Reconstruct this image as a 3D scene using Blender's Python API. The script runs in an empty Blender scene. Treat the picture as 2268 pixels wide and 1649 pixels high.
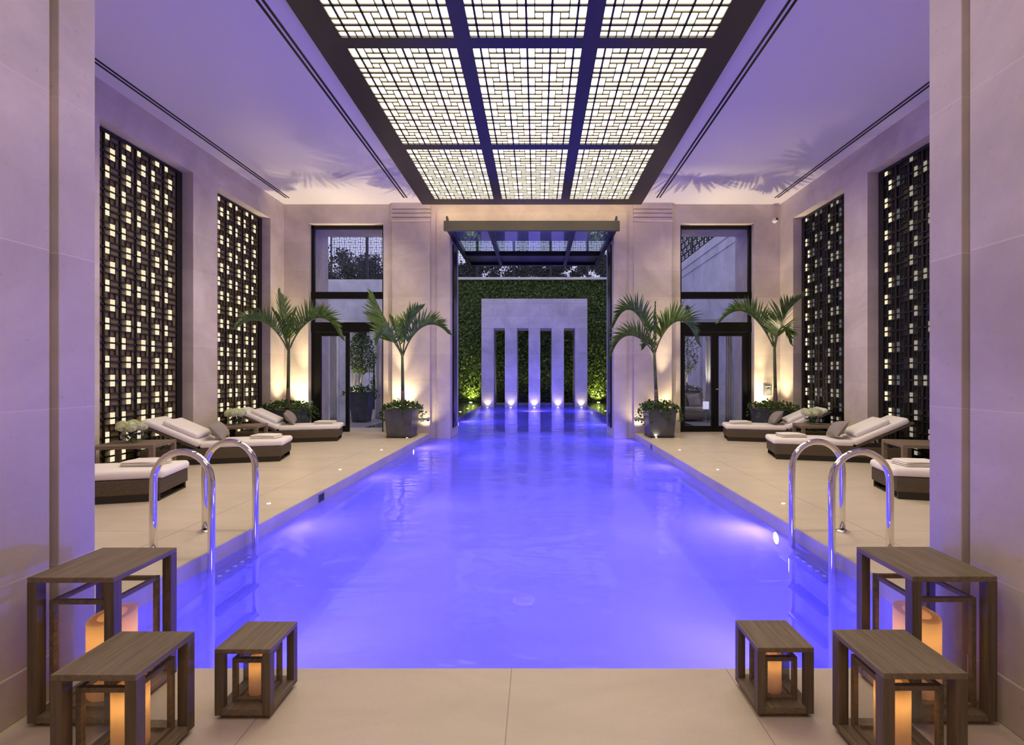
import bpy, bmesh, math, random
from mathutils import Vector, Matrix
from math import sin, cos, pi, radians, sqrt

random.seed(11)
SC = bpy.context.scene
COL = SC.collection
FPX, VX, VY, CAMX, CAMH = 1060.0, 1189.0, 832.0, 0.12, 1.42


def at(px, py, Y):
    """a reading on the photograph at a known distance -> a point in the room"""
    return Vector((CAMX + (px - VX) * Y / FPX, Y, CAMH - (py - VY) * Y / FPX))


# ------------------------------------------------------------------ materials
MATS = {}


def newmat(name):
    m = bpy.data.materials.new(name)
    m.use_nodes = True
    nt = m.node_tree
    nt.nodes.clear()
    out = nt.nodes.new('ShaderNodeOutputMaterial')
    return m, nt, out


def N(nt, typ, **kw):
    n = nt.nodes.new(typ)
    for k, v in kw.items():
        if k in n.inputs:
            n.inputs[k].default_value = v
        else:
            setattr(n, k, v)
    return n


def L(nt, a, b):
    nt.links.new(a, b)


def mth(nt, op, a, b=None):
    n = nt.nodes.new('ShaderNodeMath')
    n.operation = op
    for i, v in enumerate((a, b)):
        if v is None:
            continue
        if isinstance(v, (int, float)):
            n.inputs[i].default_value = v
        else:
            L(nt, v, n.inputs[i])
    return n.outputs[0]


def rgb(c):
    return (c[0], c[1], c[2], 1.0)


def mixcol(nt, fac, a, b, mode='MIX'):
    n = nt.nodes.new('ShaderNodeMix')
    n.data_type = 'RGBA'
    n.blend_type = mode
    for s, v in ((n.inputs[0], fac), (n.inputs[6], a), (n.inputs[7], b)):
        if isinstance(v, (int, float)):
            s.default_value = v
        elif isinstance(v, tuple):
            s.default_value = rgb(v)
        else:
            L(nt, v, s)
    return n.outputs[2]


def ramp(nt, fac, a, b):
    n = nt.nodes.new('ShaderNodeMapRange')
    n.inputs['From Min'].default_value = a
    n.inputs['From Max'].default_value = b
    L(nt, fac, n.inputs['Value'])
    return n.outputs[0]


def simple(name, col, rough=0.6, metal=0.0, noise=0.0, nscale=6.0, bump=0.0, bscale=80.0, spec=0.5, emit=None, estr=0.0, coat=0.0):
    m, nt, out = newmat(name)
    p = N(nt, 'ShaderNodeBsdfPrincipled')
    p.inputs['Roughness'].default_value = rough
    p.inputs['Metallic'].default_value = metal
    p.inputs['Specular IOR Level'].default_value = spec
    p.inputs['Coat Weight'].default_value = coat
    if emit:
        p.inputs['Emission Color'].default_value = rgb(emit)
        p.inputs['Emission Strength'].default_value = estr
    if noise or bump:
        tc = N(nt, 'ShaderNodeTexCoord')
    if noise:
        nz = N(nt, 'ShaderNodeTexNoise', Scale=nscale, Detail=6.0)
        L(nt, tc.outputs['Object'], nz.inputs['Vector'])
        f = ramp(nt, nz.outputs['Fac'], 0.3, 0.7)
        c = mixcol(nt, f, tuple(v * (1 - noise) for v in col), tuple(min(1, v * (1 + noise)) for v in col))
        L(nt, c, p.inputs['Base Color'])
    else:
        p.inputs['Base Color'].default_value = rgb(col)
    if bump:
        nb = N(nt, 'ShaderNodeTexNoise', Scale=bscale, Detail=4.0)
        L(nt, tc.outputs['Object'], nb.inputs['Vector'])
        b = N(nt, 'ShaderNodeBump', Strength=bump, Distance=0.01)
        L(nt, nb.outputs['Fac'], b.inputs['Height'])
        L(nt, b.outputs['Normal'], p.inputs['Normal'])
    L(nt, p.outputs['BSDF'], out.inputs['Surface'])
    MATS[name] = m
    return m


def stone(name, col, joint=0.7, off=0.57, rough=0.55, vjoint=None, strength=0.2, jw=0.006):
    """limestone cladding: cloudy colour, dark flecks, horizontal course joints at world heights"""
    m, nt, out = newmat(name)
    p = N(nt, 'ShaderNodeBsdfPrincipled')
    p.inputs['Roughness'].default_value = rough
    g = N(nt, 'ShaderNodeNewGeometry')
    n1 = N(nt, 'ShaderNodeTexNoise', Scale=0.9, Detail=9.0, Roughness=0.62, Distortion=0.6)
    L(nt, g.outputs['Position'], n1.inputs['Vector'])
    n2 = N(nt, 'ShaderNodeTexNoise', Scale=26.0, Detail=3.0, Roughness=0.7)
    L(nt, g.outputs['Position'], n2.inputs['Vector'])
    d = tuple(v * (1 - strength) for v in col)
    h = tuple(min(1, v * (1 + strength)) for v in col)
    c = mixcol(nt, ramp(nt, n1.outputs['Fac'], 0.32, 0.68), d, h)
    fl = ramp(nt, n2.outputs['Fac'], 0.64, 0.74)
    c = mixcol(nt, mth(nt, 'MULTIPLY', fl, 0.5), c, tuple(v * 0.6 for v in col))
    bump = N(nt, 'ShaderNodeBump', Strength=0.08, Distance=0.01)
    L(nt, n2.outputs['Fac'], bump.inputs['Height'])
    if joint:
        sp = N(nt, 'ShaderNodeSeparateXYZ')
        L(nt, g.outputs['Position'], sp.inputs[0])
        z = mth(nt, 'SUBTRACT', sp.outputs['Z'], off)
        fz = mth(nt, 'FLOORED_MODULO', z, joint)
        j = mth(nt, 'LESS_THAN', fz, jw)
        row = mth(nt, 'FLOOR', mth(nt, 'DIVIDE', z, joint))
        wn = N(nt, 'ShaderNodeTexWhiteNoise', noise_dimensions='1D')
        L(nt, row, wn.inputs['W'])
        sh = mth(nt, 'MULTIPLY_ADD', wn.outputs['Value'], 0.10)
        sh.node.inputs[2].default_value = 0.95
        c = mixcol(nt, 1.0, c, N(nt, 'ShaderNodeCombineColor').outputs[0], 'MULTIPLY')
        cc = c.node.inputs[7].links[0].from_node
        for i in range(3):
            L(nt, sh, cc.inputs[i])
        if vjoint:
            s = mth(nt, 'ADD', sp.outputs['X'], sp.outputs['Y'])
            par = mth(nt, 'MULTIPLY', mth(nt, 'FLOORED_MODULO', row, 2.0), vjoint / 2)
            fx = mth(nt, 'FLOORED_MODULO', mth(nt, 'ADD', s, par), vjoint)
            j = mth(nt, 'MAXIMUM', j, mth(nt, 'LESS_THAN', fx, jw))
            c = mixcol(nt, mth(nt, 'MULTIPLY', j, 0.6), c, tuple(v * 0.35 for v in col))
        else:
            c = mixcol(nt, mth(nt, 'MULTIPLY', j, 0.45), c, tuple(min(1, v * 1.35) for v in col))
    L(nt, c, p.inputs['Base Color'])
    L(nt, bump.outputs['Normal'], p.inputs['Normal'])
    L(nt, p.outputs['BSDF'], out.inputs['Surface'])
    MATS[name] = m
    return m


def floor_stone(name, col, rough=0.35, joints=True):
    m, nt, out = newmat(name)
    p = N(nt, 'ShaderNodeBsdfPrincipled')
    p.inputs['Roughness'].default_value = rough
    g = N(nt, 'ShaderNodeNewGeometry')
    mp = N(nt, 'ShaderNodeMapping')
    mp.inputs['Scale'].default_value = (0.8, 2.2, 1)
    L(nt, g.outputs['Position'], mp.inputs['Vector'])
    n1 = N(nt, 'ShaderNodeTexNoise', Scale=1.3, Detail=8.0, Roughness=0.6, Distortion=0.8)
    L(nt, mp.outputs[0], n1.inputs['Vector'])
    n2 = N(nt, 'ShaderNodeTexNoise', Scale=90.0, Detail=3.0)
    L(nt, g.outputs['Position'], n2.inputs['Vector'])
    c = mixcol(nt, ramp(nt, n1.outputs['Fac'], 0.3, 0.7), tuple(v * 0.9 for v in col), tuple(min(1, v * 1.08) for v in col))
    st = ramp(nt, n1.outputs['Fac'], 0.66, 0.74)
    c = mixcol(nt, mth(nt, 'MULTIPLY', st, 0.25), c, tuple(v * 0.6 for v in col))
    c = mixcol(nt, mth(nt, 'MULTIPLY', ramp(nt, n2.outputs['Fac'], 0.55, 0.8), 0.3), c, tuple(v * 0.7 for v in col))
    if joints:
        sp = N(nt, 'ShaderNodeSeparateXYZ')
        L(nt, g.outputs['Position'], sp.inputs[0])
        ax = mth(nt, 'ABSOLUTE', sp.outputs['X'])
        lines = []
        for xx in (3.16,):
            lines.append(mth(nt, 'LESS_THAN', mth(nt, 'ABSOLUTE', mth(nt, 'SUBTRACT', ax, xx)), 0.005))
        fy = mth(nt, 'FLOORED_MODULO', mth(nt, 'ADD', sp.outputs['Y'], 0.02), 2.2)
        lines.append(mth(nt, 'LESS_THAN', fy, 0.006))
        j = lines[0]
        for l in lines[1:]:
            j = mth(nt, 'MAXIMUM', j, l)
        front = mth(nt, 'GREATER_THAN', sp.outputs['Y'], 2.4)
        j = mth(nt, 'MULTIPLY', j, front)
        fx = mth(nt, 'FLOORED_MODULO', mth(nt, 'ADD', sp.outputs['X'], 0.005), 1.04)
        jf = mth(nt, 'MULTIPLY', mth(nt, 'LESS_THAN', fx, 0.005), mth(nt, 'SUBTRACT', 1.0, front))
        j = mth(nt, 'MAXIMUM', j, jf)
        c = mixcol(nt, mth(nt, 'MULTIPLY', j, 0.7), c, tuple(v * 0.35 for v in col))
    L(nt, c, p.inputs['Base Color'])
    b = N(nt, 'ShaderNodeBump', Strength=0.06, Distance=0.004)
    L(nt, n2.outputs['Fac'], b.inputs['Height'])
    L(nt, b.outputs['Normal'], p.inputs['Normal'])
    L(nt, p.outputs['BSDF'], out.inputs['Surface'])
    MATS[name] = m
    return m


def wood(name, col, axis=1, scale=1.0, rough=0.55):
    m, nt, out = newmat(name)
    p = N(nt, 'ShaderNodeBsdfPrincipled')
    p.inputs['Roughness'].default_value = rough
    tc = N(nt, 'ShaderNodeTexCoord')
    mp = N(nt, 'ShaderNodeMapping')
    s = [60 * scale] * 3
    s[axis] = 3.0 * scale
    mp.inputs['Scale'].default_value = s
    L(nt, tc.outputs['Object'], mp.inputs['Vector'])
    n1 = N(nt, 'ShaderNodeTexNoise', Scale=1.0, Detail=6.0, Roughness=0.65, Distortion=0.4)
    L(nt, mp.outputs[0], n1.inputs['Vector'])
    c = mixcol(nt, ramp(nt, n1.outputs['Fac'], 0.3, 0.7), tuple(v * 0.62 for v in col), tuple(v * 1.3 for v in col))
    L(nt, c, p.inputs['Base Color'])
    b = N(nt, 'ShaderNodeBump', Strength=0.15, Distance=0.002)
    L(nt, n1.outputs['Fac'], b.inputs['Height'])
    L(nt, b.outputs['Normal'], p.inputs['Normal'])
    L(nt, p.outputs['BSDF'], out.inputs['Surface'])
    MATS[name] = m
    return m


def wicker(name, col):
    m, nt, out = newmat(name)
    p = N(nt, 'ShaderNodeBsdfPrincipled')
    p.inputs['Roughness'].default_value = 0.6
    tc = N(nt, 'ShaderNodeTexCoord')
    ck = N(nt, 'ShaderNodeTexBrick')
    mp = N(nt, 'ShaderNodeMapping')
    mp.inputs['Rotation'].default_value = (pi / 2, 0, 0)
    L(nt, tc.outputs['Object'], mp.inputs['Vector'])
    L(nt, mp.outputs[0], ck.inputs['Vector'])
    ck.inputs['Scale'].default_value = 24.0
    ck.inputs['Mortar Size'].default_value = 0.035
    ck.inputs['Brick Width'].default_value = 0.5
    ck.inputs['Row Height'].default_value = 0.18
    ck.inputs['Color1'].default_value = rgb(tuple(v * 0.8 for v in col))
    ck.inputs['Color2'].default_value = rgb(tuple(v * 1.25 for v in col))
    ck.inputs['Mortar'].default_value = rgb(tuple(v * 0.3 for v in col))
    L(nt, ck.outputs['Color'], p.inputs['Base Color'])
    b = N(nt, 'ShaderNodeBump', Strength=0.35, Distance=0.004)
    b.invert = True
    L(nt, ck.outputs['Fac'], b.inputs['Height'])
    L(nt, b.outputs['Normal'], p.inputs['Normal'])
    L(nt, p.outputs['BSDF'], out.inputs['Surface'])
    MATS[name] = m
    return m


def leafmat(name, c1, c2, trans=0.35, scale=9.0, rough=0.4):
    m, nt, out = newmat(name)
    p = N(nt, 'ShaderNodeBsdfPrincipled')
    p.inputs['Roughness'].default_value = rough
    tc = N(nt, 'ShaderNodeTexCoord')
    n1 = N(nt, 'ShaderNodeTexNoise', Scale=scale, Detail=2.0)
    L(nt, tc.outputs['Object'], n1.inputs['Vector'])
    c = mixcol(nt, ramp(nt, n1.outputs['Fac'], 0.35, 0.65), c1, c2)
    L(nt, c, p.inputs['Base Color'])
    t = N(nt, 'ShaderNodeBsdfTranslucent')
    L(nt, c, t.inputs['Color'])
    mx = N(nt, 'ShaderNodeMixShader', Fac=trans)
    L(nt, p.outputs[0], mx.inputs[1])
    L(nt, t.outputs[0], mx.inputs[2])
    L(nt, mx.outputs[0], out.inputs['Surface'])
    MATS[name] = m
    return m


def schlick(nt, f0, bump=None, top=1.0):
    """mirror share of a clear surface seen from either side"""
    g = N(nt, 'ShaderNodeNewGeometry')
    d = N(nt, 'ShaderNodeVectorMath', operation='DOT_PRODUCT')
    L(nt, g.outputs['Incoming'], d.inputs[0])
    L(nt, bump if bump else g.outputs['Normal'], d.inputs[1])
    c = mth(nt, 'SUBTRACT', 1.0, mth(nt, 'ABSOLUTE', d.outputs['Value']))
    c.node.use_clamp = True
    r = mth(nt, 'MULTIPLY', mth(nt, 'POWER', c, 5.0), top - f0)
    return mth(nt, 'ADD', r, f0)


def glassmat(name, tint=(1, 1, 1), rough=0.0, f0=0.04):
    m, nt, out = newmat(name)
    t = N(nt, 'ShaderNodeBsdfTransparent', Color=rgb(tint))
    gl = N(nt, 'ShaderNodeBsdfGlossy', Roughness=rough)
    mx = N(nt, 'ShaderNodeMixShader')
    L(nt, schlick(nt, f0), mx.inputs[0])
    L(nt, t.outputs[0], mx.inputs[1])
    L(nt, gl.outputs[0], mx.inputs[2])
    L(nt, mx.outputs[0], out.inputs['Surface'])
    MATS[name] = m
    return m


def emis(name, col, s):
    m, nt, out = newmat(name)
    e = N(nt, 'ShaderNodeEmission', Color=rgb(col), Strength=s)
    L(nt, e.outputs[0], out.inputs['Surface'])
    MATS[name] = m
    return m


stone('wall_stone', (0.62, 0.545, 0.455))
stone('court_stone', (0.62, 0.59, 0.57), joint=0.74, off=0.3, vjoint=None)
stone('fountain_stone', (0.56, 0.51, 0.46), joint=0.62, off=0.02, vjoint=1.16, jw=0.01)
floor_stone('deck_stone', (0.66, 0.575, 0.45))
floor_stone('court_paving', (0.36, 0.34, 0.33), rough=0.3, joints=False)
floor_stone('wet_stone', (0.05, 0.05, 0.05), rough=0.12, joints=False)
simple('coping_stone', (0.52, 0.47, 0.42), 0.5, noise=0.12, nscale=3)
simple('ceiling_paint', (0.72, 0.70, 0.70), 0.85)
simple('pool_plaster', (0.50, 0.52, 0.72), 0.7, noise=0.06, nscale=1.2)
simple('black_metal', (0.006, 0.0055, 0.005), 0.3, spec=0.3)
simple('bronze_metal', (0.022, 0.019, 0.014), 0.38, spec=0.6)
simple('olive_metal', (0.10, 0.09, 0.055), 0.5)
simple('lattice_black', (0.010, 0.009, 0.008), 0.5)
simple('lattice_web', (0.26, 0.25, 0.20), 0.6)
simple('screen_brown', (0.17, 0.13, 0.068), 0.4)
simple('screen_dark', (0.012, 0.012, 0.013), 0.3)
wood('lantern_wood', (0.20, 0.155, 0.095), axis=1)
wood('lantern_post_wood', (0.135, 0.10, 0.064), axis=2)
wood('table_wood', (0.22, 0.165, 0.115), axis=0)
wicker('wicker_weave', (0.145, 0.108, 0.070))
simple('skid_black', (0.02, 0.016, 0.012), 0.5)
simple('white_cushion', (0.90, 0.86, 0.81), 0.85, bump=0.15, bscale=220)
simple('towel_cotton', (0.92, 0.88, 0.82), 0.9, bump=0.35, bscale=260)
simple('grey_pillow', (0.30, 0.265, 0.225), 0.85, bump=0.2, bscale=300)
simple('polished_steel', (0.80, 0.77, 0.74), 0.07, metal=1.0)
simple('step_plastic', (0.12, 0.12, 0.15), 0.5)
simple('zinc', (0.10, 0.105, 0.122), 0.38, metal=0.55, noise=0.25, nscale=5)
simple('soil', (0.02, 0.015, 0.01), 0.9)
simple('trunk_bark', (0.15, 0.115, 0.085), 0.8, noise=0.4, nscale=22, bump=0.4, bscale=40)
simple('trunk_green', (0.085, 0.12, 0.045), 0.55, noise=0.3, nscale=14)
leafmat('palm_leaf', (0.045, 0.105, 0.022), (0.11, 0.19, 0.045))
leafmat('ivy_leaf', (0.025, 0.07, 0.012), (0.085, 0.16, 0.03))
leafmat('ivy_wall_leaf', (0.045, 0.10, 0.02), (0.17, 0.24, 0.05), scale=5)
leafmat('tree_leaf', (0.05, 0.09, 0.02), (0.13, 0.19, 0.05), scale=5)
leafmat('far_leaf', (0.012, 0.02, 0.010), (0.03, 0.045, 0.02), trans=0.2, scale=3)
leafmat('petal', (0.78, 0.86, 0.48), (0.93, 0.94, 0.76), trans=0.3, scale=30, rough=0.7)
simple('stem_green', (0.06, 0.13, 0.03), 0.5)
leafmat('curtain_cloth', (0.72, 0.70, 0.68), (0.78, 0.76, 0.74), trans=0.25, rough=0.9)
simple('sofa_cloth', (0.20, 0.19, 0.17), 0.9)
simple('sofa_cushion', (0.40, 0.37, 0.33), 0.9)
simple('white_plastic', (0.8, 0.8, 0.8), 0.3)
simple('black_gloss', (0.01, 0.01, 0.01), 0.08)
simple('grey_metal', (0.35, 0.35, 0.34), 0.4, metal=0.6)
simple('hedge_dark', (0.012, 0.02, 0.008), 0.9)
glassmat('pane_glass', (0.95, 0.96, 0.98), 0.0, 0.035)
glassmat('canopy_glass', (0.85, 0.9, 0.95), 0.0, 0.08)
glassmat('clear_glass', (0.98, 0.985, 0.985), 0.0, 0.03)
emis('laylight_glow', (1.0, 0.85, 0.60), 4.8)
emis('lit_block', (1.0, 0.83, 0.57), 1.05)
emis('lit_block_dim', (1.0, 0.88, 0.68), 0.36)
emis('lit_block_faint', (0.8, 0.85, 0.9), 0.13)
emis('led_warm', (1.0, 0.74, 0.45), 22.0)
emis('lamp_white', (1.0, 0.92, 0.75), 9.0)
emis('lamp_blue', (0.62, 0.55, 1.0), 6.0)
emis('lamp_lavender', (0.75, 0.72, 1.0), 0.9)
# candle wax: light from the lamp inside shines through the wall of the candle
m, nt, out = newmat('wax')
d1 = N(nt, 'ShaderNodeBsdfDiffuse', Color=rgb((0.78, 0.62, 0.44)))
t1 = N(nt, 'ShaderNodeBsdfTranslucent', Color=rgb((0.95, 0.74, 0.42)))
mx = N(nt, 'ShaderNodeMixShader', Fac=0.5)
L(nt, d1.outputs[0], mx.inputs[1]); L(nt, t1.outputs[0], mx.inputs[2]); L(nt, mx.outputs[0], out.inputs['Surface'])
MATS['wax'] = m
# pool water: clear, mirror-like at a low angle, gently rippled
m, nt, out = newmat('pool_water')
g = N(nt, 'ShaderNodeNewGeometry')
mp = N(nt, 'ShaderNodeMapping')
mp.inputs['Scale'].default_value = (0.55, 1.0, 1)
L(nt, g.outputs['Position'], mp.inputs['Vector'])
w1 = N(nt, 'ShaderNodeTexNoise', Scale=1.6, Detail=4.0, Distortion=0.5)
L(nt, mp.outputs[0], w1.inputs['Vector'])
w2 = N(nt, 'ShaderNodeTexNoise', Scale=9.0, Detail=2.0)
L(nt, mp.outputs[0], w2.inputs['Vector'])
hh = mth(nt, 'ADD', w1.outputs['Fac'], mth(nt, 'MULTIPLY', w2.outputs['Fac'], 0.06))
bp = N(nt, 'ShaderNodeBump', Strength=0.5, Distance=0.06)
L(nt, hh, bp.inputs['Height'])
tp = N(nt, 'ShaderNodeBsdfTransparent', Color=rgb((0.76, 0.76, 1.0)))
tl = N(nt, 'ShaderNodeBsdfTranslucent', Color=rgb((0.55, 0.51, 0.92)))     # light scattered inside the water
wm = N(nt, 'ShaderNodeMixShader', Fac=0.42)
L(nt, tp.outputs[0], wm.inputs[1]); L(nt, tl.outputs[0], wm.inputs[2])
gl = N(nt, 'ShaderNodeBsdfGlossy', Roughness=0.05)
L(nt, bp.outputs[0], gl.inputs['Normal'])
mx = N(nt, 'ShaderNodeMixShader')
L(nt, schlick(nt, 0.02, bp.outputs[0], 0.62), mx.inputs[0])
L(nt, wm.outputs[0], mx.inputs[1]); L(nt, gl.outputs[0], mx.inputs[2]); L(nt, mx.outputs[0], out.inputs['Surface'])
MATS['pool_water'] = m


# ------------------------------------------------------------------ mesh helpers
class MB:
    def __init__(s):
        s.v = []; s.f = []

    def box(s, x0, x1, y0, y1, z0, z1):
        b = len(s.v)
        s.v += [(x, y, z) for z in (z0, z1) for y in (y0, y1) for x in (x0, x1)]
        s.f += [tuple(b + i for i in q) for q in ((0, 2, 3, 1), (4, 5, 7, 6), (0, 1, 5, 4), (2, 6, 7, 3), (0, 4, 6, 2), (1, 3, 7, 5))]
        return s

    def hexa(s, bottom, top):
        """bottom, top: four points each, counter-clockwise"""
        b = len(s.v)
        s.v += [tuple(p) for p in bottom] + [tuple(p) for p in top]
        s.f += [(b + 3, b + 2, b + 1, b), (b + 4, b + 5, b + 6, b + 7)]
        for i in range(4):
            j = (i + 1) % 4
            s.f.append((b + i, b + j, b + 4 + j, b + 4 + i))
        return s

    def taper(s, cx, cy, z0, hx0, hy0, z1, hx1, hy1):
        q = lambda hx, hy, z: [(cx - hx, cy - hy, z), (cx + hx, cy - hy, z), (cx + hx, cy + hy, z), (cx - hx, cy + hy, z)]
        return s.hexa(q(hx0, hy0, z0), q(hx1, hy1, z1))

    def poly(s, pts):
        b = len(s.v)
        s.v += [tuple(p) for p in pts]
        s.f.append(tuple(range(b, b + len(pts))))
        return s

    def lathe(s, prof, seg=32, c=(0, 0, 0), cap0=False, cap1=False):
        b = len(s.v)
        for (r, z) in prof:
            for k in range(seg):
                a = 2 * pi * k / seg
                s.v.append((c[0] + r * cos(a), c[1] + r * sin(a), c[2] + z))
        for i in range(len(prof) - 1):
            for k in range(seg):
                k2 = (k + 1) % seg
                s.f.append((b + i * seg + k, b + i * seg + k2, b + (i + 1) * seg + k2, b + (i + 1) * seg + k))
        if cap0:
            s.f.append(tuple(b + k for k in range(seg))[::-1])
        if cap1:
            e = b + (len(prof) - 1) * seg
            s.f.append(tuple(e + k for k in range(seg)))
        return s

    def tube(s, path, rad, seg=16, cap=True):
        path = [Vector(p) for p in path]
        n = len(path)
        rad = rad if isinstance(rad, (list, tuple)) else [rad] * n
        b = len(s.v)
        up = None
        for i, p in enumerate(path):
            t = (path[min(i + 1, n - 1)] - path[max(i - 1, 0)]).normalized()
            if up is None:
                up = Vector((0, 0, 1)) if abs(t.z) < 0.9 else Vector((1, 0, 0))
            a = t.cross(up).normalized()
            up = a.cross(t).normalized()
            for k in range(seg):
                q = 2 * pi * k / seg
                s.v.append(tuple(p + rad[i] * (cos(q) * a + sin(q) * up)))
        for i in range(n - 1):
            for k in range(seg):
                k2 = (k + 1) % seg
                s.f.append((b + i * seg + k, b + i * seg + k2, b + (i + 1) * seg + k2, b + (i + 1) * seg + k))
        if cap:
            s.f.append(tuple(b + k for k in range(seg))[::-1])
            e = b + (n - 1) * seg
            s.f.append(tuple(e + k for k in range(seg)))
        return s

    def build(s, name, mat, parent=None, smooth=False, bevel=0.0, bseg=2, subd=0, M=None):
        me = bpy.data.meshes.new(name)
        vs = [tuple(M @ Vector(p)) for p in s.v] if M else s.v
        me.from_pydata(vs, [], s.f)
        me.materials.append(MATS[mat] if isinstance(mat, str) else mat)
        if smooth:
            for p in me.polygons:
                p.use_smooth = True
        me.update()
        if smooth == 'auto':
            me.set_sharp_from_angle(angle=radians(32))
        o = bpy.data.objects.new(name, me)
        COL.objects.link(o)
        if parent:
            o.parent = parent
        if bevel:
            md = o.modifiers.new('bevel', 'BEVEL')
            md.width = bevel; md.segments = bseg; md.limit_method = 'ANGLE'; md.angle_limit = radians(40)
            md.harden_normals = False
            if bseg > 2:
                for p in me.polygons:
                    p.use_smooth = True
        if subd:
            md = o.modifiers.new('subd', 'SUBSURF'); md.levels = subd; md.render_levels = subd
        return o


def tag(o, label, cat, group=None, kind=None):
    o['label'] = label; o['category'] = cat
    if group: o['group'] = group
    if kind: o['kind'] = kind
    return o


def thing(name, label, cat, loc=(0, 0, 0), rz=0.0, group=None):
    o = bpy.data.objects.new(name, None)
    COL.objects.link(o)
    o.empty_display_size = 0.1
    o.location = loc; o.rotation_euler = (0, 0, rz)
    return tag(o, label, cat, group)


def struct(o, label=None):
    o['kind'] = 'structure'
    if label:
        o['label'] = label
    return o


def copy_tree(o, parent=None):
    c = o.copy()
    COL.objects.link(c)
    if parent:
        c.parent = parent
    for ch in list(o.children):
        copy_tree(ch, c)
    return c


def lamp(kind, name, loc, power, col, size=0.05, rot=None, spot=None, blend=0.5, aim=None, size_y=None):
    d = bpy.data.lights.new(name, kind)
    d.energy = power; d.color = col
    if kind == 'AREA':
        d.shape = 'RECTANGLE' if size_y else 'DISK'; d.size = size
        if size_y: d.size_y = size_y
    else:
        d.shadow_soft_size = size
    if kind == 'SPOT':
        d.spot_size = spot; d.spot_blend = blend
    o = bpy.data.objects.new(name, d)
    o.location = loc
    if aim is not None:
        o.rotation_euler = (Vector(aim) - Vector(loc)).to_track_quat('-Z', 'Y').to_euler()
    COL.objects.link(o)
    return o


# ------------------------------------------------------------------ camera
cd = bpy.data.cameras.new('camera')
cam = bpy.data.objects.new('camera', cd)
COL.objects.link(cam)
cd.sensor_width = 36.0
cd.lens = 36.0 * FPX / 2268.0
cd.shift_x = (1134.0 - VX) / 2268.0
cd.shift_y = (VY - 824.5) / 2268.0
cd.clip_start = 0.05; cd.clip_end = 200
cam.location = (CAMX, 0, CAMH)
cam.rotation_euler = (pi / 2, 0, 0)
SC.camera = cam

HW, YB, YE, ZC = 6.22, 12.0, 13.15, 5.72      # half width of the hall, back wall face and its outer face, ceiling
PW, PY0, PY1, WZ = 2.55, 2.33, 26.0, -0.13    # pool half width, its ends, water level
SCR = ((6.94, 8.83), (9.50, 11.39))           # screen niches along the side walls
NT = 5.17

# ------------------------------------------------------------------ setting
b = MB()
b.box(-HW - 0.5, -PW, PY0, YE, -0.3, 0); struct(b.build('floor', 'deck_stone'), 'beige stone deck left of the pool')
b = MB(); b.box(PW, HW + 0.5, PY0, YE, -0.3, 0); struct(b.build('floor', 'deck_stone'), 'beige stone deck right of the pool')
b = MB(); b.box(-2.6, 2.6, -2.6, PY0, -0.3, 0); struct(b.build('floor', 'deck_stone', bevel=0.006), 'beige stone floor in front of the pool')
b = MB(); b.box(-13, -PW - 0.55, YE, 26.6, -0.3, 0); struct(b.build('floor', 'court_paving'), 'courtyard paving left of the pool')
b = MB(); b.box(PW + 0.55, 7.5, YE, 26.6, -0.3, 0); struct(b.build('floor', 'court_paving'), 'courtyard paving right of the pool')
for s in (-1, 1):
    b = MB(); b.box(min(s * PW, s * (PW + 0.55)), max(s * PW, s * (PW + 0.55)), YE, 26.6, -0.3, 0)
    b.box(*sorted((s * (PW + 0.55), s * 4.6)), YE, 26.6, -0.29, 0.004)
    struct(b.build('floor', 'wet_stone'), 'dark wet stone border beside the outdoor end of the pool')

# pool basin
b = MB()
b.box(-PW - 0.25, PW + 0.25, PY0 - 0.25, PY1, -1.6, -1.35)
b.box(-PW - 0.25, -PW, PY0 - 0.25, PY1, -1.35, -0.301)
b.box(PW, PW + 0.25, PY0 - 0.25, PY1, -1.35, -0.301)
b.box(-PW, PW, PY0 - 0.25, PY0, -1.35, -0.301)
b.box(-PW, PW, PY1, PY1 + 0.3, -1.35, -0.05)
o = struct(b.build('floor_pool', 'pool_plaster'), 'pale plaster pool basin under blue lit water')
for s in (-1, 1):
    b = MB()
    x0, x1 = sorted((s * PW, s * (PW - 0.012)))
    b.box(x0, x1, PY0, YB - 0.06, -0.30, -0.004)
    struct(b.build('trim_%d' % (1 if s < 0 else 2), 'coping_stone'), 'stone coping face along the pool edge')
    b = MB()
    x0, x1 = sorted((s * PW, s * (PW - 0.05)))
    b.box(x0, x1, PY0, YB - 0.1, -0.36, -0.30)
    struct(b.build('trim_%d' % (3 if s < 0 else 4), 'pool_plaster', bevel=0.01), 'ledge under the water along the pool wall')
b = MB()
b.poly([(-PW, PY0, WZ), (PW, PY0, WZ), (PW, PY1, WZ), (-PW, PY1, WZ)])
tag(b.build('pool_water', 'pool_water'), 'violet blue lit water filling the long pool', 'water', kind='stuff')

# side walls with screen niches
for s, nm in ((-1, 'wall_left'), (1, 'wall_right')):
    b = MB()
    X = lambda a, c: sorted((s * a, s * c))
    ys = [1.6, SCR[0][0], SCR[0][1], SCR[1][0], SCR[1][1], YE]
    for i in (0, 2, 4):
        b.box(*X(HW, HW + 0.45), ys[i], ys[i + 1], 0, ZC)
    for (a, c) in SCR:
        b.box(*X(HW, HW + 0.45), a, c, NT, ZC)
    b.box(*X(HW + 0.33, HW + 0.45), 1.6, YE, 0, NT)
    struct(b.build(nm, 'wall_stone'))

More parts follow.
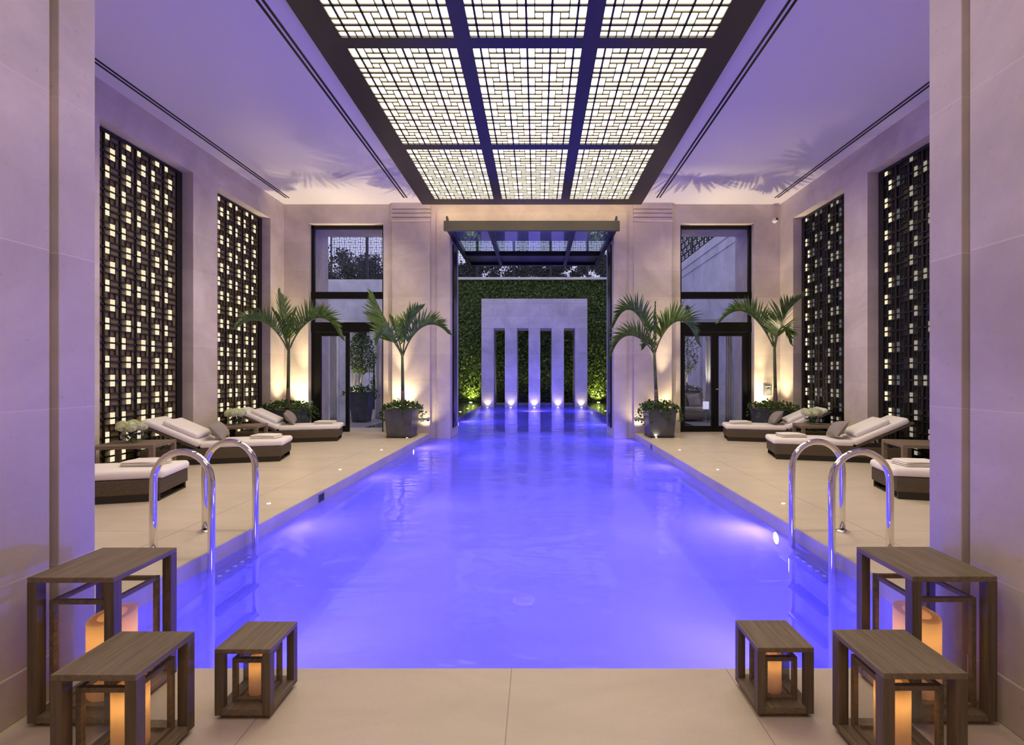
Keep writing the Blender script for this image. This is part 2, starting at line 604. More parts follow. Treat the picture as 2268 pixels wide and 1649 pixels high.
# back wall: bays, pilasters, piers, header
b = MB()
WX = ((-5.61, -3.73), (3.72, 5.57))
OX, OZ = 2.04, 5.12
b.box(-HW, WX[0][0], YB, YE, 0, ZC); b.box(WX[0][1], -PW, YB, YE, 0, ZC)
b.box(WX[0][0], WX[0][1], YB, YE, 5.24, ZC)
b.box(PW, WX[1][0], YB, YE, 0, ZC); b.box(WX[1][1], HW, YB, YE, 0, ZC)
b.box(WX[1][0], WX[1][1], YB, YE, 5.24, ZC)
b.box(-PW, -OX, YB, YE, -1.35, ZC); b.box(OX, PW, YB, YE, -1.35, ZC)
b.box(-OX, OX, YB, YE, OZ, ZC)
b.box(-HW - 0.5, HW + 0.5, YE - 0.02, YE + 0.02, ZC, 7.4)
struct(b.build('wall_back', 'wall_stone'))
b = MB()                                                                     # stepped band round the opening
for s in (-1, 1):
    b.box(*sorted((s * 2.39, s * 2.041)), YB - 0.035, YB, -0.5, 5.125)
    b.box(*sorted((s * 2.35, s * 2.043)), YB - 0.05, YB - 0.036, -0.5, 5.125)
b.box(-2.39, 2.39, YB - 0.035, YB, 5.126, 5.56); b.box(-2.35, 2.35, YB - 0.05, YB - 0.036, 5.126, 5.50)
struct(b.build('trim_5', 'wall_stone', bevel=0.006), 'stepped stone band framing the pool opening')
for s, k in ((-1, 6), (1, 7)):
    b = MB()
    xa, xb = sorted((s * 2.54, s * 3.49))
    b.box(xa, xb, YB - 0.08, YB, 0, 5.25)
    for z in (5.27, 5.372, 5.474):
        b.box(xa - 0.015, xb + 0.015, YB - 0.105, YB, z, z + 0.082)
    b.box(xa + 0.01, xb - 0.01, YB - 0.07, YB, 5.2, ZC)
    b.box(xa - 0.015, xb + 0.015, YB - 0.11, YB, 5.576, ZC)
    struct(b.build('trim_%d' % k, 'wall_stone', bevel=0.008), 'limestone pilaster with grooved capital')

# ceiling, front wall and the passage the camera stands in
b = MB(); b.box(-HW - 0.5, HW + 0.5, 1.6, YE, ZC, ZC + 0.3); struct(b.build('ceiling', 'ceiling_paint'))
RX = 2.03
b = MB()
b.box(-HW, -RX - 0.6, 1.75, PY0, 0, ZC); b.box(RX + 0.6, HW, 1.75, PY0, 0, ZC); b.box(-RX - 0.6, RX + 0.6, 1.75, PY0, 3.9, ZC)
struct(b.build('wall_front', 'wall_stone'))
for s, nm in ((-1, 'wall_passage_left'), (1, 'wall_passage_right')):
    b = MB()
    x0, x1 = sorted((s * RX, s * (RX + 0.6)))
    b.box(x0, x1, 2.152, PY0, 0, 3.9)
    b.box(*sorted((s * (RX + 0.035), s * (RX + 0.6))), 2.112, 2.152, 0, 3.9)
    b.box(x0, x1, -2.6, 2.112, 0, 3.9)
    struct(b.build(nm, 'wall_stone', bevel=0.004))
    b = MB()
    b.box(*sorted((s * RX, s * (RX - 0.014))), -2.6, 2.112, 0, 0.197)
    struct(b.build('baseboard_left' if s < 0 else 'baseboard_right', 'wall_stone', bevel=0.005))
b = MB(); b.box(-2.7, 2.7, -2.7, -2.6, 0, 3.9); struct(b.build('wall_passage_end', 'wall_stone'))
b = MB(); b.box(-2.7, 2.7, -2.7, 1.75, 3.9, 4.05); struct(b.build('ceiling_passage', 'ceiling_paint'))

# courtyard shell
b = MB(); b.box(-13, 7.5, 26.3, 26.7, -0.2, 6.72); struct(b.build('wall_courtyard_far', 'court_stone'))
b = MB(); b.box(6.9, 7.4, YE, 26.3, 0, 6.72); b.box(6.87, 6.9, YE, 26.3, 6.0, 6.08); b.box(6.86, 6.9, YE, 26.3, 6.35, 6.42)
struct(b.build('wall_courtyard_right', 'court_stone'))
b = MB(); b.box(-13, -12.5, YE, 26.3, 0, 6.72); struct(b.build('wall_courtyard_left', 'court_stone'))
b = MB(); b.box(-5.6, 5.6, 25.98, 26.42, 6.66, 6.78); struct(b.build('trim_8', 'court_stone'), 'stone coping strip over the ivy wall')

# ------------------------------------------------------------------ windows and doors in the two bays
def bay(s, idx):
    xa, xb = WX[0] if s < 0 else WX[1]
    Y0, Y1 = 12.15, 12.24
    t = thing('window_%d' % idx, 'x', 'window', (0, 0, 0))
    t['kind'] = 'structure'
    t['label'] = 'tall black framed window over a glazed door, %s bay' % ('left' if s < 0 else 'right')
    del t['category']
    b = MB()
    b.box(xa, xa + 0.075, Y0, Y1, 0, 5.23); b.box(xb - 0.075, xb, Y0, Y1, 0, 5.23)
    b.box(xa, xb, Y0, Y1, 5.15, 5.23)
    b.box(xa, xb, Y0 - 0.02, Y1, 3.38, 3.55); b.box(xa, xb, Y0 - 0.02, Y1, 2.53, 2.78)
    b.build('window_frame', 'black_metal', t, bevel=0.008)
    for (z0, z1) in ((3.55, 5.15), (2.78, 3.38)):
        b = MB(); b.box(xa + 0.075, xb - 0.075, Y0 + 0.04, Y0 + 0.05, z0, z1); b.build('window_pane', 'pane_glass', t)
    # leaves
    leaves = [(xa + 0.075, xa + 0.965)] if s < 0 else [(xa + 0.075, (xa + xb) / 2 - 0.002), ((xa + xb) / 2 + 0.002, xb - 0.075)]
    for k, (l0, l1) in enumerate(leaves):
        d = thing('door_%d' % (idx + k if s < 0 else idx + k), 'x', 'door', (0, 0, 0))
        d['kind'] = 'structure'; del d['category']
        d['label'] = 'black framed glass door leaf, %s bay' % ('left' if s < 0 else 'right')
        b = MB()
        w0, w1 = (0.17, 0.095) if s < 0 else ((0.085, 0.09) if k == 0 else (0.09, 0.145))
        b.box(l0, l0 + w0, Y0, Y1 - 0.02, 0.005, 2.525); b.box(l1 - w1, l1, Y0, Y1 - 0.02, 0.005, 2.525)
        b.box(l0 + w0, l1 - w1, Y0, Y1 - 0.02, 0.005, 0.15); b.box(l0 + w0, l1 - w1, Y0, Y1 - 0.02, 2.43, 2.525)
        b.build('door_frame', 'black_metal', d, bevel=0.006)
        b = MB(); b.box(l0 + w0, l1 - w1, Y0 + 0.03, Y0 + 0.04, 0.15, 2.43); b.build('door_glass', 'pane_glass', d)
        if s > 0 and k == 1:
            b = MB()
            b.tube([(l0 + 0.03, Y0 + 0.0, 1.08), (l0 + 0.03, Y0 - 0.05, 1.08)], 0.022)
            b.tube([(l0 + 0.03, Y0 - 0.05, 1.08), (l0 + 0.15, Y0 - 0.055, 1.08)], 0.010)
            b.build('door_handle', 'grey_metal', d, smooth=True)


bay(-1, 1)
bay(1, 2)

# ------------------------------------------------------------------ pinwheel lattice
def lattice_segments(ns, nt, s_off, t_off, u, flip):
    """module bars and pinwheel bars clipped to ns x nt units (unit 1), offsets in units of the first module line"""
    thick, thin = [], []
    k0 = -3
    js = range(-1, int(ns / 3) + 2)
    ks = range(-1, int(nt / 3) + 2)
    for j in js:
        x = s_off + 3 * j
        if 0.05 < x < ns - 0.05:
            thick.append(('v', x, 0, nt))
    for k in ks:
        y = t_off + 3 * k
        if 0.05 < y < nt - 0.05:
            thick.append(('h', y, 0, ns))

    def clip(a, c, n):
        return max(0, a), min(n, c)
    for j in js:
        for k in ks:
            x, y = s_off + 3 * j, t_off + 3 * k
            odd = (j + k + flip) % 2
            segs = (('h', 2, 0, 2), ('v', 2, 1, 3), ('h', 1, 1, 3), ('v', 1, 0, 2))
            for (d, p, a, c) in segs:
                if odd:
                    if d == 'h':
                        a, c = 3 - c, 3 - a
                    else:
                        p = 3 - p
                if d == 'h':
                    yy = y + p; a2, c2 = clip(x + a, x + c, ns)
                    if 0.05 < yy < nt - 0.05 and c2 - a2 > 0.05:
                        thin.append(('h', yy, a2, c2))
                else:
                    xx = x + p; a2, c2 = clip(y + a, y + c, nt)
                    if 0.05 < xx < ns - 0.05 and c2 - a2 > 0.05:
                        thin.append(('v', xx, a2, c2))
    return thick, thin


# ------------------------------------------------------------------ glowing ceiling lattice
cl = thing('lattice_ceiling_light', 'huge glowing lattice ceiling light in a dark frame above the pool', 'ceiling light', (0, 7.2, 5.5))
ZL = 5.5
XR = ((-2.24, -0.88), (-0.68, 0.68), (0.88, 2.24))
YR = ((3.30, 5.78), (5.97, 8.45), (8.64, 11.08))
b = MB()
for (a, c) in ((-2.61, -2.24), (-0.88, -0.68), (0.68, 0.88), (2.24, 2.61)):
    b.box(a, c, 2.94 - 7.2, 11.41 - 7.2, 0, 0.2)
for (a, c) in ((2.94, 3.30), (5.78, 5.97), (8.45, 8.64), (11.08, 11.41)):
    for (p, q) in XR:
        b.box(p, q, a - 7.2, c - 7.2, 0, 0.2)
b.build('light_frame', 'bronze_metal', cl)
b = MB(); b.box(-2.5, 2.5, 4.21, 4.225, 0.06, 0.10); b.build('led_strip', 'led_warm', cl)
U = 1.36 / 14
for (p, q) in XR:
    for (a, c) in YR:
        th, tn = lattice_segments(14, 25, 1, 2, U, 0)
        lo, hi = MB(), MB()
        uy = (c - a) / 25
        for lst, w in ((th, 0.026), (tn, 0.012)):
            for (d, pos, e, f) in lst:
                for bb, ww, z0, z1 in ((lo, w, 0.004, 0.012), (hi, w * 0.8, 0.012, 0.026)):
                    if d == 'v':
                        bb.box(p + pos * U - ww / 2, p + pos * U + ww / 2, a - 7.2 + e * uy, a - 7.2 + f * uy, z0, z1)
                    else:
                        bb.box(p + e * U, p + f * U, a - 7.2 + pos * uy - ww / 2, a - 7.2 + pos * uy + ww / 2, z0, z1)
        lp = lo.build('lattice_panel', 'lattice_black', cl)
        hi.build('lattice_web', 'lattice_web', lp)
        g = MB(); g.poly([(p, a - 7.2, 0.028), (p, c - 7.2, 0.028), (q, c - 7.2, 0.028), (q, a - 7.2, 0.028)])
        g.build('glowing_panel', 'laylight_glow', lp)

# ceiling slot diffusers
for i, (x, lab) in enumerate(((-5.9, 'thin double black air slot in the ceiling near the left wall'), (-3.05, 'thin double black air slot just left of the glowing ceiling lattice'),
                              (3.05, 'thin double black air slot just right of the glowing ceiling lattice'), (5.9, 'thin double black air slot in the ceiling near the right wall'))):
    t = thing('air_slot', lab, 'air vent', (x, 7, ZC - 0.004))
    for dx in (-0.035, 0.035):
        b = MB(); b.box(dx - 0.016, dx + 0.016, -4.5, 4.55, -0.004, 0.002); b.build('slot', 'black_metal', t)

# ------------------------------------------------------------------ lattice screens on the side walls
def screen(s, rng, label, lit):
    y0, y1 = rng
    t = thing('lattice_screen', label, 'screen', (s * (HW + 0.2), y0, 0.0))
    W, H = y1 - y0, NT - 0.01
    X = lambda a, c: sorted((s * a, s * c))
    b = MB()
    b.box(*X(0, 0.09), 0.002, 0.02, 0.004, H); b.box(*X(0, 0.09), W - 0.125, W - 0.002, 0.004, H)
    b.box(*X(0, 0.07), 0.02, W - 0.125, H - 0.05, H); b.box(*X(0, 0.07), 0.02, W - 0.125, 0.004, 0.05)
    b.build('screen_frame', 'lattice_black', t)
    u = 0.29 / 3
    s0 = 0.015
    ns, zt, zb = 18, 5.117, 0.05
    nt = (zt - zb) / u
    off = nt - 3 * int(nt / 3)
    kmax = int(nt / 3)
    flip = 0
    th, tn = lattice_segments(ns, nt, 0, off, u, (kmax + 1) % 2)
    b = MB()
    for lst, w, d in ((th, 0.026, 0.030), (tn, 0.013, 0.022)):
        for (dd, pos, e, f) in lst:
            if dd == 'v':
                b.box(*X(0.005, d), s0 + pos * u - w / 2, s0 + pos * u + w / 2, zb + e * u, zb + f * u)
            else:
                b.box(*X(0.005, d), s0 + e * u, s0 + f * u, zb + pos * u - w / 2, zb + pos * u + w / 2)
    b.build('lattice', 'lattice_black', t)
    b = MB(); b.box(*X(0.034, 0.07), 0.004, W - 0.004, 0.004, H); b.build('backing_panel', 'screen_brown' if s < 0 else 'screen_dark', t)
    panes = []
    PH = 0.041 if s < 0 else 0.034
    for k in range(0, kmax + 1):
        zz = zt - 0.29 * k
        for j in range(6):
            unit = 1 if (j + k) % 2 == 0 else 0
            if s > 0:
                unit = 2 - unit
            key = lit(j, k, unit)
            if not key:
                continue
            yy = s0 + (3 * j + unit + 0.5) * u
            for sg in ((-1,) if k == 0 else (-1, 1)):
                zc = zz + sg * u * 0.5
                if zc > 0.1:
                    panes.append((y0 + yy, zc, yy, key))
    panes.sort(key=lambda q: q[0] * q[0] + (q[1] - CAMH) ** 2)
    meshes, rest = {}, {}
    for i, (_, zc, yy, key) in enumerate(panes):
        if i < 100:
            if key in meshes:
                o = meshes[key].copy(); COL.objects.link(o); o.parent = t
            else:
                o = MB().box(*X(0.010, 0.0125), -PH, PH, -PH, PH).build('lit_pane', key, t)
                meshes[key] = o
            o.location = (0, yy, zc)
        else:
            rest.setdefault('r', []).append((yy, zc, key))
    if rest:
        bb = MB(); mi = []
        for (yy, zc, key) in rest['r']:
            bb.box(*X(0.010, 0.0125), yy - PH, yy + PH, zc - PH, zc + PH)
            mi += [key] * 6
        keys = sorted(set(mi))
        o = bb.build('lit_pane', keys[0], t)
        for kk in keys[1:]:
            o.data.materials.append(MATS[kk])
        for p, kk in zip(o.data.polygons, mi):
            p.material_index = keys.index(kk)
        o['kind'] = 'stuff'


def lit_left(j, k, u):
    return 'lit_block'


def lit_near_right(j, k, u):
    if j == 5: return 'lit_block'
    if j == 4: return 'lit_block_faint' if u == 2 else None
    if j == 3: return 'lit_block_dim'
    return 'lit_block_dim' if (j + k) % 3 == 0 else None


def lit_far_right(j, k, u):
    if j == 5: return 'lit_block' if (k > 2 or u == 2) else None
    if j == 4: return 'lit_block_dim' if u == 1 else 'lit_block_faint'
    if j == 3: return None if k % 2 else 'lit_block_faint'
    if j == 2: return 'lit_block_dim'
    if j == 1: return 'lit_block_dim' if u == 2 else 'lit_block_faint'
    return 'lit_block_dim'


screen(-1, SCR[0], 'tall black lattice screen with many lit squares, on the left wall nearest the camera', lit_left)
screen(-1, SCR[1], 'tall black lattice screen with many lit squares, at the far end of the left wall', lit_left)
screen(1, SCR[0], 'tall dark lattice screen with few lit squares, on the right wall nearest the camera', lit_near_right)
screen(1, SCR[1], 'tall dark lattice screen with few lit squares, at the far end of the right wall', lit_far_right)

# ------------------------------------------------------------------ overhead glass door, swung up like a canopy
cn = thing('overhead_door', 'horizontal raised glass and dark metal door hung over the pool opening', 'door', (0, 11.3, 4.83))
b = MB(); b.box(-2.07, 2.07, -0.06, 0.02, 0, 0.235); b.build('fascia', 'olive_metal', cn, bevel=0.01)
for s in (-1, 1):
    b = MB(); b.hexa([(s * 2.0 - 0.02, -0.03, 0.235), (s * 2.0 + 0.02, -0.03, 0.235), (s * 2.0 + 0.02, 0.3, 0.235), (s * 2.0 - 0.02, 0.3, 0.235)],
                     [(s * 2.0 - 0.02, -0.03, 0.35), (s * 2.0 + 0.02, -0.03, 0.35), (s * 2.0 + 0.02, 0.02, 0.35), (s * 2.0 - 0.02, 0.02, 0.35)])
    b.build('end_fin', 'olive_metal', cn)
    b = MB(); b.box(*sorted((s * 2.02, s * 1.90)), 0.0, 3.65, 0.02, 0.16); b.build('side_beam', 'black_metal', cn, bevel=0.01)
    b = MB(); b.box(s * 0.985 - 0.055, s * 0.985 + 0.055, 0.0, 3.65, 0.0, 0.15); b.build('mullion', 'black_metal', cn, bevel=0.01)
b = MB(); b.box(-1.9, 1.9, 2.35, 2.6, 0.01, 0.15); b.build('cross_beam', 'black_metal', cn, bevel=0.01)
b = MB(); b.box(-1.95, 1.95, 3.5, 3.65, 0.01, 0.15); b.build('end_beam', 'black_metal', cn, bevel=0.01)
for (a, c) in ((-1.9, -1.04), (-0.93, 0.93), (1.04, 1.9)):
    b = MB(); b.box(a, c, 0.02, 2.36, 0.08, 0.09); b.build('glass_pane', 'canopy_glass', cn)
    b = MB(); b.box(a, c, 2.58, 3.52, 0.08, 0.10); b.build('end_panel', 'black_metal', cn)
for s in (-1, 1):
    t = thing('door_track', 'vertical black steel track in the %s side of the pool opening' % ('left' if s < 0 else 'right'), 'track', (s * 2.03, 12.5, 0))
    b = MB(); b.box(*sorted((0, -s * 0.03)), -0.26, 0.24, 0.1, 4.78); b.build('track_rail', 'black_metal', t)
    b = MB(); b.box(*sorted((-s * 0.03, -s * 0.045)), -0.12, 0.02, 0.22, 0.45); b.build('roller_bracket', 'black_gloss', t)

# ------------------------------------------------------------------ fountain wall
b = MB()
FY0, FY1 = 23.5, 24.95
cols = ((-2.6, -2.0), (-1.45, -0.85), (-0.29, 0.29), (0.85, 1.45), (2.0, 2.6))
for (a, c) in cols:
    b.box(a, c, FY0, FY1, -1.35, 3.77)
b.box(-2.6, 2.6, FY0, FY1, 3.77, 5.21)
fw = b.build('fountain_wall', 'fountain_stone')
tag(fw, 'pale stone waterfall wall with four tall slots standing at the far end of the pool', 'wall')
# water-wall glow strips in slots
# ivy wall
def leaf_cloud(mb, pts, size, normal=None, jitter=1.0, rnd=random):
    for p in pts:
        n = Vector((rnd.gauss(0, 1), rnd.gauss(0, 1), rnd.gauss(0, 1))) * jitter
        if normal:
            n += Vector(normal)
        n.normalize()
        a = n.orthogonal().normalized()
        a = Matrix.Rotation(rnd.uniform(0, 2 * pi), 3, n) @ a
        c = n.cross(a)
        L_ = size * rnd.uniform(0.7, 1.3)
        w = L_ * 0.42
        p = Vector(p)
        mb.poly([p, p + a * L_ * 0.45 + c * w + n * L_ * 0.06, p + a * L_, p + a * L_ * 0.45 - c * w + n * L_ * 0.06])


b = MB()
R = random.Random(5)
pts = [(R.uniform(-5.4, 5.4), 26.28 - abs(R.gauss(0, 0.10)), R.uniform(-0.05, 6.68)) for _ in range(26000)]
leaf_cloud(b, pts, 0.125, (0, -1.2, 0.3), 0.8, R)
b.poly([(-5.5, 26.27, 0), (5.5, 26.27, 0), (5.5, 26.27, 6.66), (-5.5, 26.27, 6.66)])
iv = b.build('ivy', 'ivy_wall_leaf')
tag(iv, 'green ivy covering the courtyard wall behind the fountain', 'ivy', kind='stuff')

# ------------------------------------------------------------------ lattice fence on top of the courtyard walls
def fence_mesh():
    b = MB()
    u = 0.29 / 3
    W, H = 2.03, 2.9
    ns, nt = (W - 0.12) / u, (H - 0.1) / u
    th, tn = lattice_segments(ns, nt, 1.5, 0, u, 0)
    for lst, w in ((th, 0.024), (tn, 0.014)):
        for (d, pos, e, f) in lst:
            if d == 'v':
                b.box(0.06 + pos * u - w / 2, 0.06 + pos * u + w / 2, -0.015, 0.015, 0.05 + e * u, 0.05 + f * u)
            else:
                b.box(0.06 + e * u, 0.06 + f * u, -0.015, 0.015, 0.05 + pos * u - w / 2, 0.05 + pos * u + w / 2)
    return b


def make_fence():
    t = thing('fence_panel', 'x', 'fence')
    fence_mesh().build('lattice', 'lattice_black', t)
    b = MB(); b.box(0.0, 0.06, -0.04, 0.04, 0, 2.95); b.box(1.97, 2.03, -0.04, 0.04, 0, 2.95); b.box(0.06, 1.97, -0.03, 0.03, 0, 0.05); b.box(0.06, 1.97, -0.03, 0.03, 2.85, 2.9)
    b.build('fence_frame', 'lattice_black', t)
    return t


f0 = make_fence()
spots = [(-11.3, 'dark lattice fence panel seen through the left window, left half'), (-9.27, 'dark lattice fence panel seen through the left window, right half'),
         (-5.2, 'dark lattice fence panel above the ivy, leftmost under the raised door'), (-3.17, 'dark lattice fence panel above the ivy, second from left'),
         (-1.14, 'dark lattice fence panel above the ivy, in the middle'), (0.89, 'dark lattice fence panel above the ivy, second from right'),
         (2.92, 'dark lattice fence panel above the ivy, rightmost under the raised door')]
first = True
for (x, lab) in spots:
    o = f0 if first else copy_tree(f0)
    first = False
    o.location = (x, 26.5, 6.725); o['label'] = lab; o['group'] = 'lattice fence panels on the courtyard walls'
for i, y in enumerate((17.6, 19.63, 21.66, 23.69)):
    o = copy_tree(f0); o.location = (7.15, y, 6.725); o.rotation_euler = (0, 0, pi / 2)
    o['label'] = 'dark lattice fence panel on the side wall through the right window, %s' % ('nearest', 'second nearest', 'third nearest', 'farthest')[i]
    o['group'] = 'lattice fence panels on the courtyard walls'

# trees beyond the fence
tree_spots = [(-13.6, 29.5, 1.5, 8.0, 'dark leafy tree behind the fence at the left of the left window'), (-10.3, 29.8, 1.6, 7.8, 'dark leafy tree behind the fence at the right of the left window'),
              (-4.3, 29.2, 1.5, 7.7, 'dark leafy tree behind the fence, leftmost above the ivy wall'), (-1.5, 29.8, 1.5, 7.6, 'dark leafy tree behind the fence, left of centre above the ivy wall'),
              (1.5, 29.4, 1.2, 7.5, 'dark leafy tree behind the fence, right of centre above the ivy wall'), (4.2, 29.9, 1.3, 7.8, 'dark leafy tree behind the fence, rightmost above the ivy wall')]
for i, (x, y, r, z, lab) in enumerate(tree_spots):
    t = thing('leafy_tree', lab, 'tree', (x, y, 0), group='trees behind the courtyard fence')
    R = random.Random(40 + i)
    b = MB()
    cs = [(R.gauss(0, r * 0.55), R.gauss(0, r * 0.4), z + R.gauss(0, 0.55), R.uniform(0.45, 0.8) * r * 0.6) for _ in range(14)]
    pts = []
    for _ in range(6500):
        c = R.choice(cs)
        d = Vector((R.gauss(0, 1), R.gauss(0, 1), R.gauss(0, 1))).normalized() * c[3] * R.uniform(0.3, 1.1)
        pts.append((c[0] + d.x, c[1] + d.y, c[2] + d.z))
    leaf_cloud(b, pts, 0.14, None, 1.0, R)
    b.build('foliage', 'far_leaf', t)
    b = MB(); b.tube([(0, 0, 0), (0.1, 0, z * 0.5), (0, 0.1, z)], [0.16, 0.11, 0.05], 8); b.build('trunk', 'trunk_bark', t)

# ------------------------------------------------------------------ loungers
def make_lounger():
    t = thing('sun_lounger', 'x', 'sun lounger', group='sun loungers beside the pool')
    b = MB(); b.box(-2.0, 0, -0.35, 0.35, 0.085, 0.25); b.build('wicker_base', 'wicker_weave', t, bevel=0.008)
    for s in (-1, 1):
        b = MB(); b.box(-1.97, -0.02, s * 0.325 - 0.015, s * 0.325 + 0.015, 0.0, 0.086); b.build('skid', 'skid_black', t)
    for x in (-1.95, -0.04):
        b = MB(); b.box(x - 0.015, x + 0.015, -0.31, 0.31, 0, 0.02); b.build('foot_bar', 'skid_black', t)
    b = MB(); b.box(-1.20, 0.03, -0.345, 0.345, 0.252, 0.355); b.build('seat_mattress', 'white_cushion', t, bevel=0.045, bseg=5)
    M = Matrix.Translation((-1.215, 0, 0.262)) @ Matrix.Rotation(radians(27), 4, 'Y')
    b = MB(); b.box(-0.92, -0.0, -0.34, 0.34, -0.03, 0.0); b.build('backrest_frame', 'wicker_weave', t, bevel=0.006, M=M)
    b = MB(); b.box(-0.88, 0.0, -0.345, 0.345, 0.002, 0.108); b.build('back_mattress', 'white_cushion', t, bevel=0.045, bseg=5, M=M)
    b = MB(); b.box(-0.64, -0.09, -0.30, 0.30, 0.105, 0.195); b.build('back_cushion', 'white_cushion', t, bevel=0.042, bseg=5, M=M)
    b = MB()
    for s in (-1, 1):
        b.tube([(-1.75, s * 0.3, 0.24), (-1.62, s * 0.3, 0.43)], 0.012, 8)
    b.build('prop', 'skid_black', t)
    return t


TH = radians(15)
L_P1 = [(-4.15, 5.43), (-4.13, 7.96), (-4.2, 10.42)]
R_P1 = [(4.27, 5.52), (4.18, 8.16), (4.27, 10.45)]
lab = {(-1, 0): 'wicker sun lounger nearest the camera on the left, head hidden by the passage wall',
       (-1, 1): 'white cushioned wicker sun lounger in the middle of the left row',
       (-1, 2): 'white cushioned wicker sun lounger farthest back on the left, beside a palm planter',
       (1, 0): 'wicker sun lounger nearest the camera on the right, cut off by the passage wall',
       (1, 1): 'white cushioned wicker sun lounger in the middle of the right row',
       (1, 2): 'white cushioned wicker sun lounger farthest back on the right, in front of a glass door'}
lounge0 = make_lounger()
used = False
LM = {}
for s, lst in ((-1, L_P1), (1, R_P1)):
    for i, (x, y) in enumerate(lst):
        o = copy_tree(lounge0) if used else lounge0
        used = True
        rz = TH if s < 0 else pi - TH
        o.location = (x - 0.35 * sin(TH) if s < 0 else x + 0.35 * sin(TH), y + 0.35 * cos(TH), 0.0)
        o.rotation_euler = (0, 0, rz)
        o['label'] = lab[(s, i)]
        LM[(s, i)] = Matrix.Translation(o.location) @ Matrix.Rotation(rz, 4, 'Z')


def pillow_mb(w, h, t, n=14):
    b = MB()
    for sg in (1, -1):
        base = len(b.v)
        for i in range(n + 1):
            for j in range(n + 1):
                u, v = -1 + 2 * i / n, -1 + 2 * j / n
                k = (max(0, 1 - u * u) ** 0.55) * (max(0, 1 - v * v) ** 0.55)
                pin = 1 - 0.07 * (1 - abs(u) ** 2) - 0.0
                pin2 = 1 - 0.07 * (1 - abs(v) ** 2)
                b.v.append((u * w / 2 * pin2, v * h / 2 * pin, sg * t / 2 * k))
        for i in range(n):
            for j in range(n):
                q = (base + i * (n + 1) + j, base + (i + 1) * (n + 1) + j, base + (i + 1) * (n + 1) + j + 1, base + i * (n + 1) + j + 1)
                b.f.append(q if sg > 0 else q[::-1])
    return b


pmesh = None
for key, lb in (((-1, 1), 'grey throw pillow on the middle left lounger'), ((-1, 2), 'grey throw pillow on the farthest left lounger'),
                ((1, 1), 'grey throw pillow on the middle right lounger'), ((1, 2), 'grey throw pillow on the farthest right lounger')):
    if pmesh is None:
        o = pillow_mb(0.33, 0.46, 0.19).build('throw_pillow', 'grey_pillow', smooth=True)
        pmesh = o
    else:
        o = pmesh.copy(); COL.objects.link(o)
    M = LM[key] @ Matrix.Translation((-1.035, 0.03, 0.515)) @ Matrix.Rotation(radians(52), 4, 'Y') @ Matrix.Rotation(radians(8), 4, 'Z')
    o.matrix_world = M
    tag(o, lb, 'pillow', 'grey throw pillows on the loungers')


def towel_mb(seed):
    R = random.Random(seed)
    b = MB()
    for lay in range(3):
        hx, hy, t = 0.215 - 0.006 * lay + R.uniform(-0.004, 0.004), 0.15 - 0.004 * lay, 0.022
        z0 = 0.001 + lay * 0.0205
        cx, cy2 = R.uniform(-0.006, 0.006), R.uniform(-0.005, 0.005)
        nx, ny, m = 20, 14, 6
        base = len(b.v)
        # closed rounded slab: rings from the underside rim over the edge to the top
        for i in range(nx + 1):
            for j in range(ny + 1):
                u, v = -1 + 2 * i / nx, -1 + 2 * j / ny
                e = max(abs(u), abs(v))
                rr = sqrt(max(0, 1 - max(0, (e - 0.9) / 0.1) ** 2))
                w = 0.0022 * sin(3.1 * u + lay * 2 + seed) + 0.0016 * sin(4.3 * v + seed)
                b.v.append((cx + u * hx, cy2 + v * hy, z0 + t / 2 + rr * t / 2 + w))
                b.v.append((cx + u * hx, cy2 + v * hy, z0 + t / 2 - rr * t / 2 + (w if lay else 0)))
        q = lambda i, j, k: base + 2 * (i * (ny + 1) + j) + k
        for i in range(nx):
            for j in range(ny):
                b.f.append((q(i, j, 0), q(i + 1, j, 0), q(i + 1, j + 1, 0), q(i, j + 1, 0)))
                b.f.append((q(i, j + 1, 1), q(i + 1, j + 1, 1), q(i + 1, j, 1), q(i, j, 1)))
    return b


for key, lb in (((-1, 0), 'folded white towel on the nearest left lounger'), ((-1, 1), 'folded white towel on the middle left lounger'),
                ((-1, 2), 'folded white towel on the farthest left lounger'), ((1, 0), 'folded white towel on the nearest right lounger'),
                ((1, 1), 'folded white towel on the middle right lounger'), ((1, 2), 'folded white towel on the farthest right lounger')):
    o = towel_mb(key[0] * 3 + key[1]).build('folded_towel', 'towel_cotton', smooth=True)
    o.matrix_world = LM[key] @ Matrix.Translation((-0.32, 0.02 if key[1] else 0.06, 0.355)) @ Matrix.Rotation(radians(12 * key[0]), 4, 'Z')
    tag(o, lb, 'towel', 'folded towels on the loungers')

# ------------------------------------------------------------------ side tables and flower bowls
def make_table():
    t = thing('side_table', 'x', 'table', group='wooden side tables between the loungers')
    b = MB(); b.box(-0.39, 0.39, -0.32, 0.32, 0.40, 0.45); b.build('tabletop', 'table_wood', t, bevel=0.006)
    for sx in (-1, 1):
        for sy in (-1, 1):
            b = MB(); b.box(*sorted((sx * 0.39, sx * 0.33)), *sorted((sy * 0.32, sy * 0.26)), 0, 0.401); b.build('leg', 'table_wood', t, bevel=0.004)
    return t


tb0 = make_table()
used = False
TBL = {}
for (x, y, s, lb) in ((-5.72, 6.95, -1, 'low wooden side table with flowers in front of the nearest left screen'),
                      (-5.72, 9.45, -1, 'low wooden side table with flowers between the middle and farthest left loungers'),
                      (5.74, 9.55, 1, 'low wooden side table with flowers between the middle and farthest right loungers'),
                      (5.74, 6.98, 1, 'bare low wooden side table half hidden by the right passage wall')):
    o = copy_tree(tb0) if used else tb0
    used = True
    o.location = (x, y, 0); o.rotation_euler = (0, 0, -s * radians(13)); o['label'] = lb


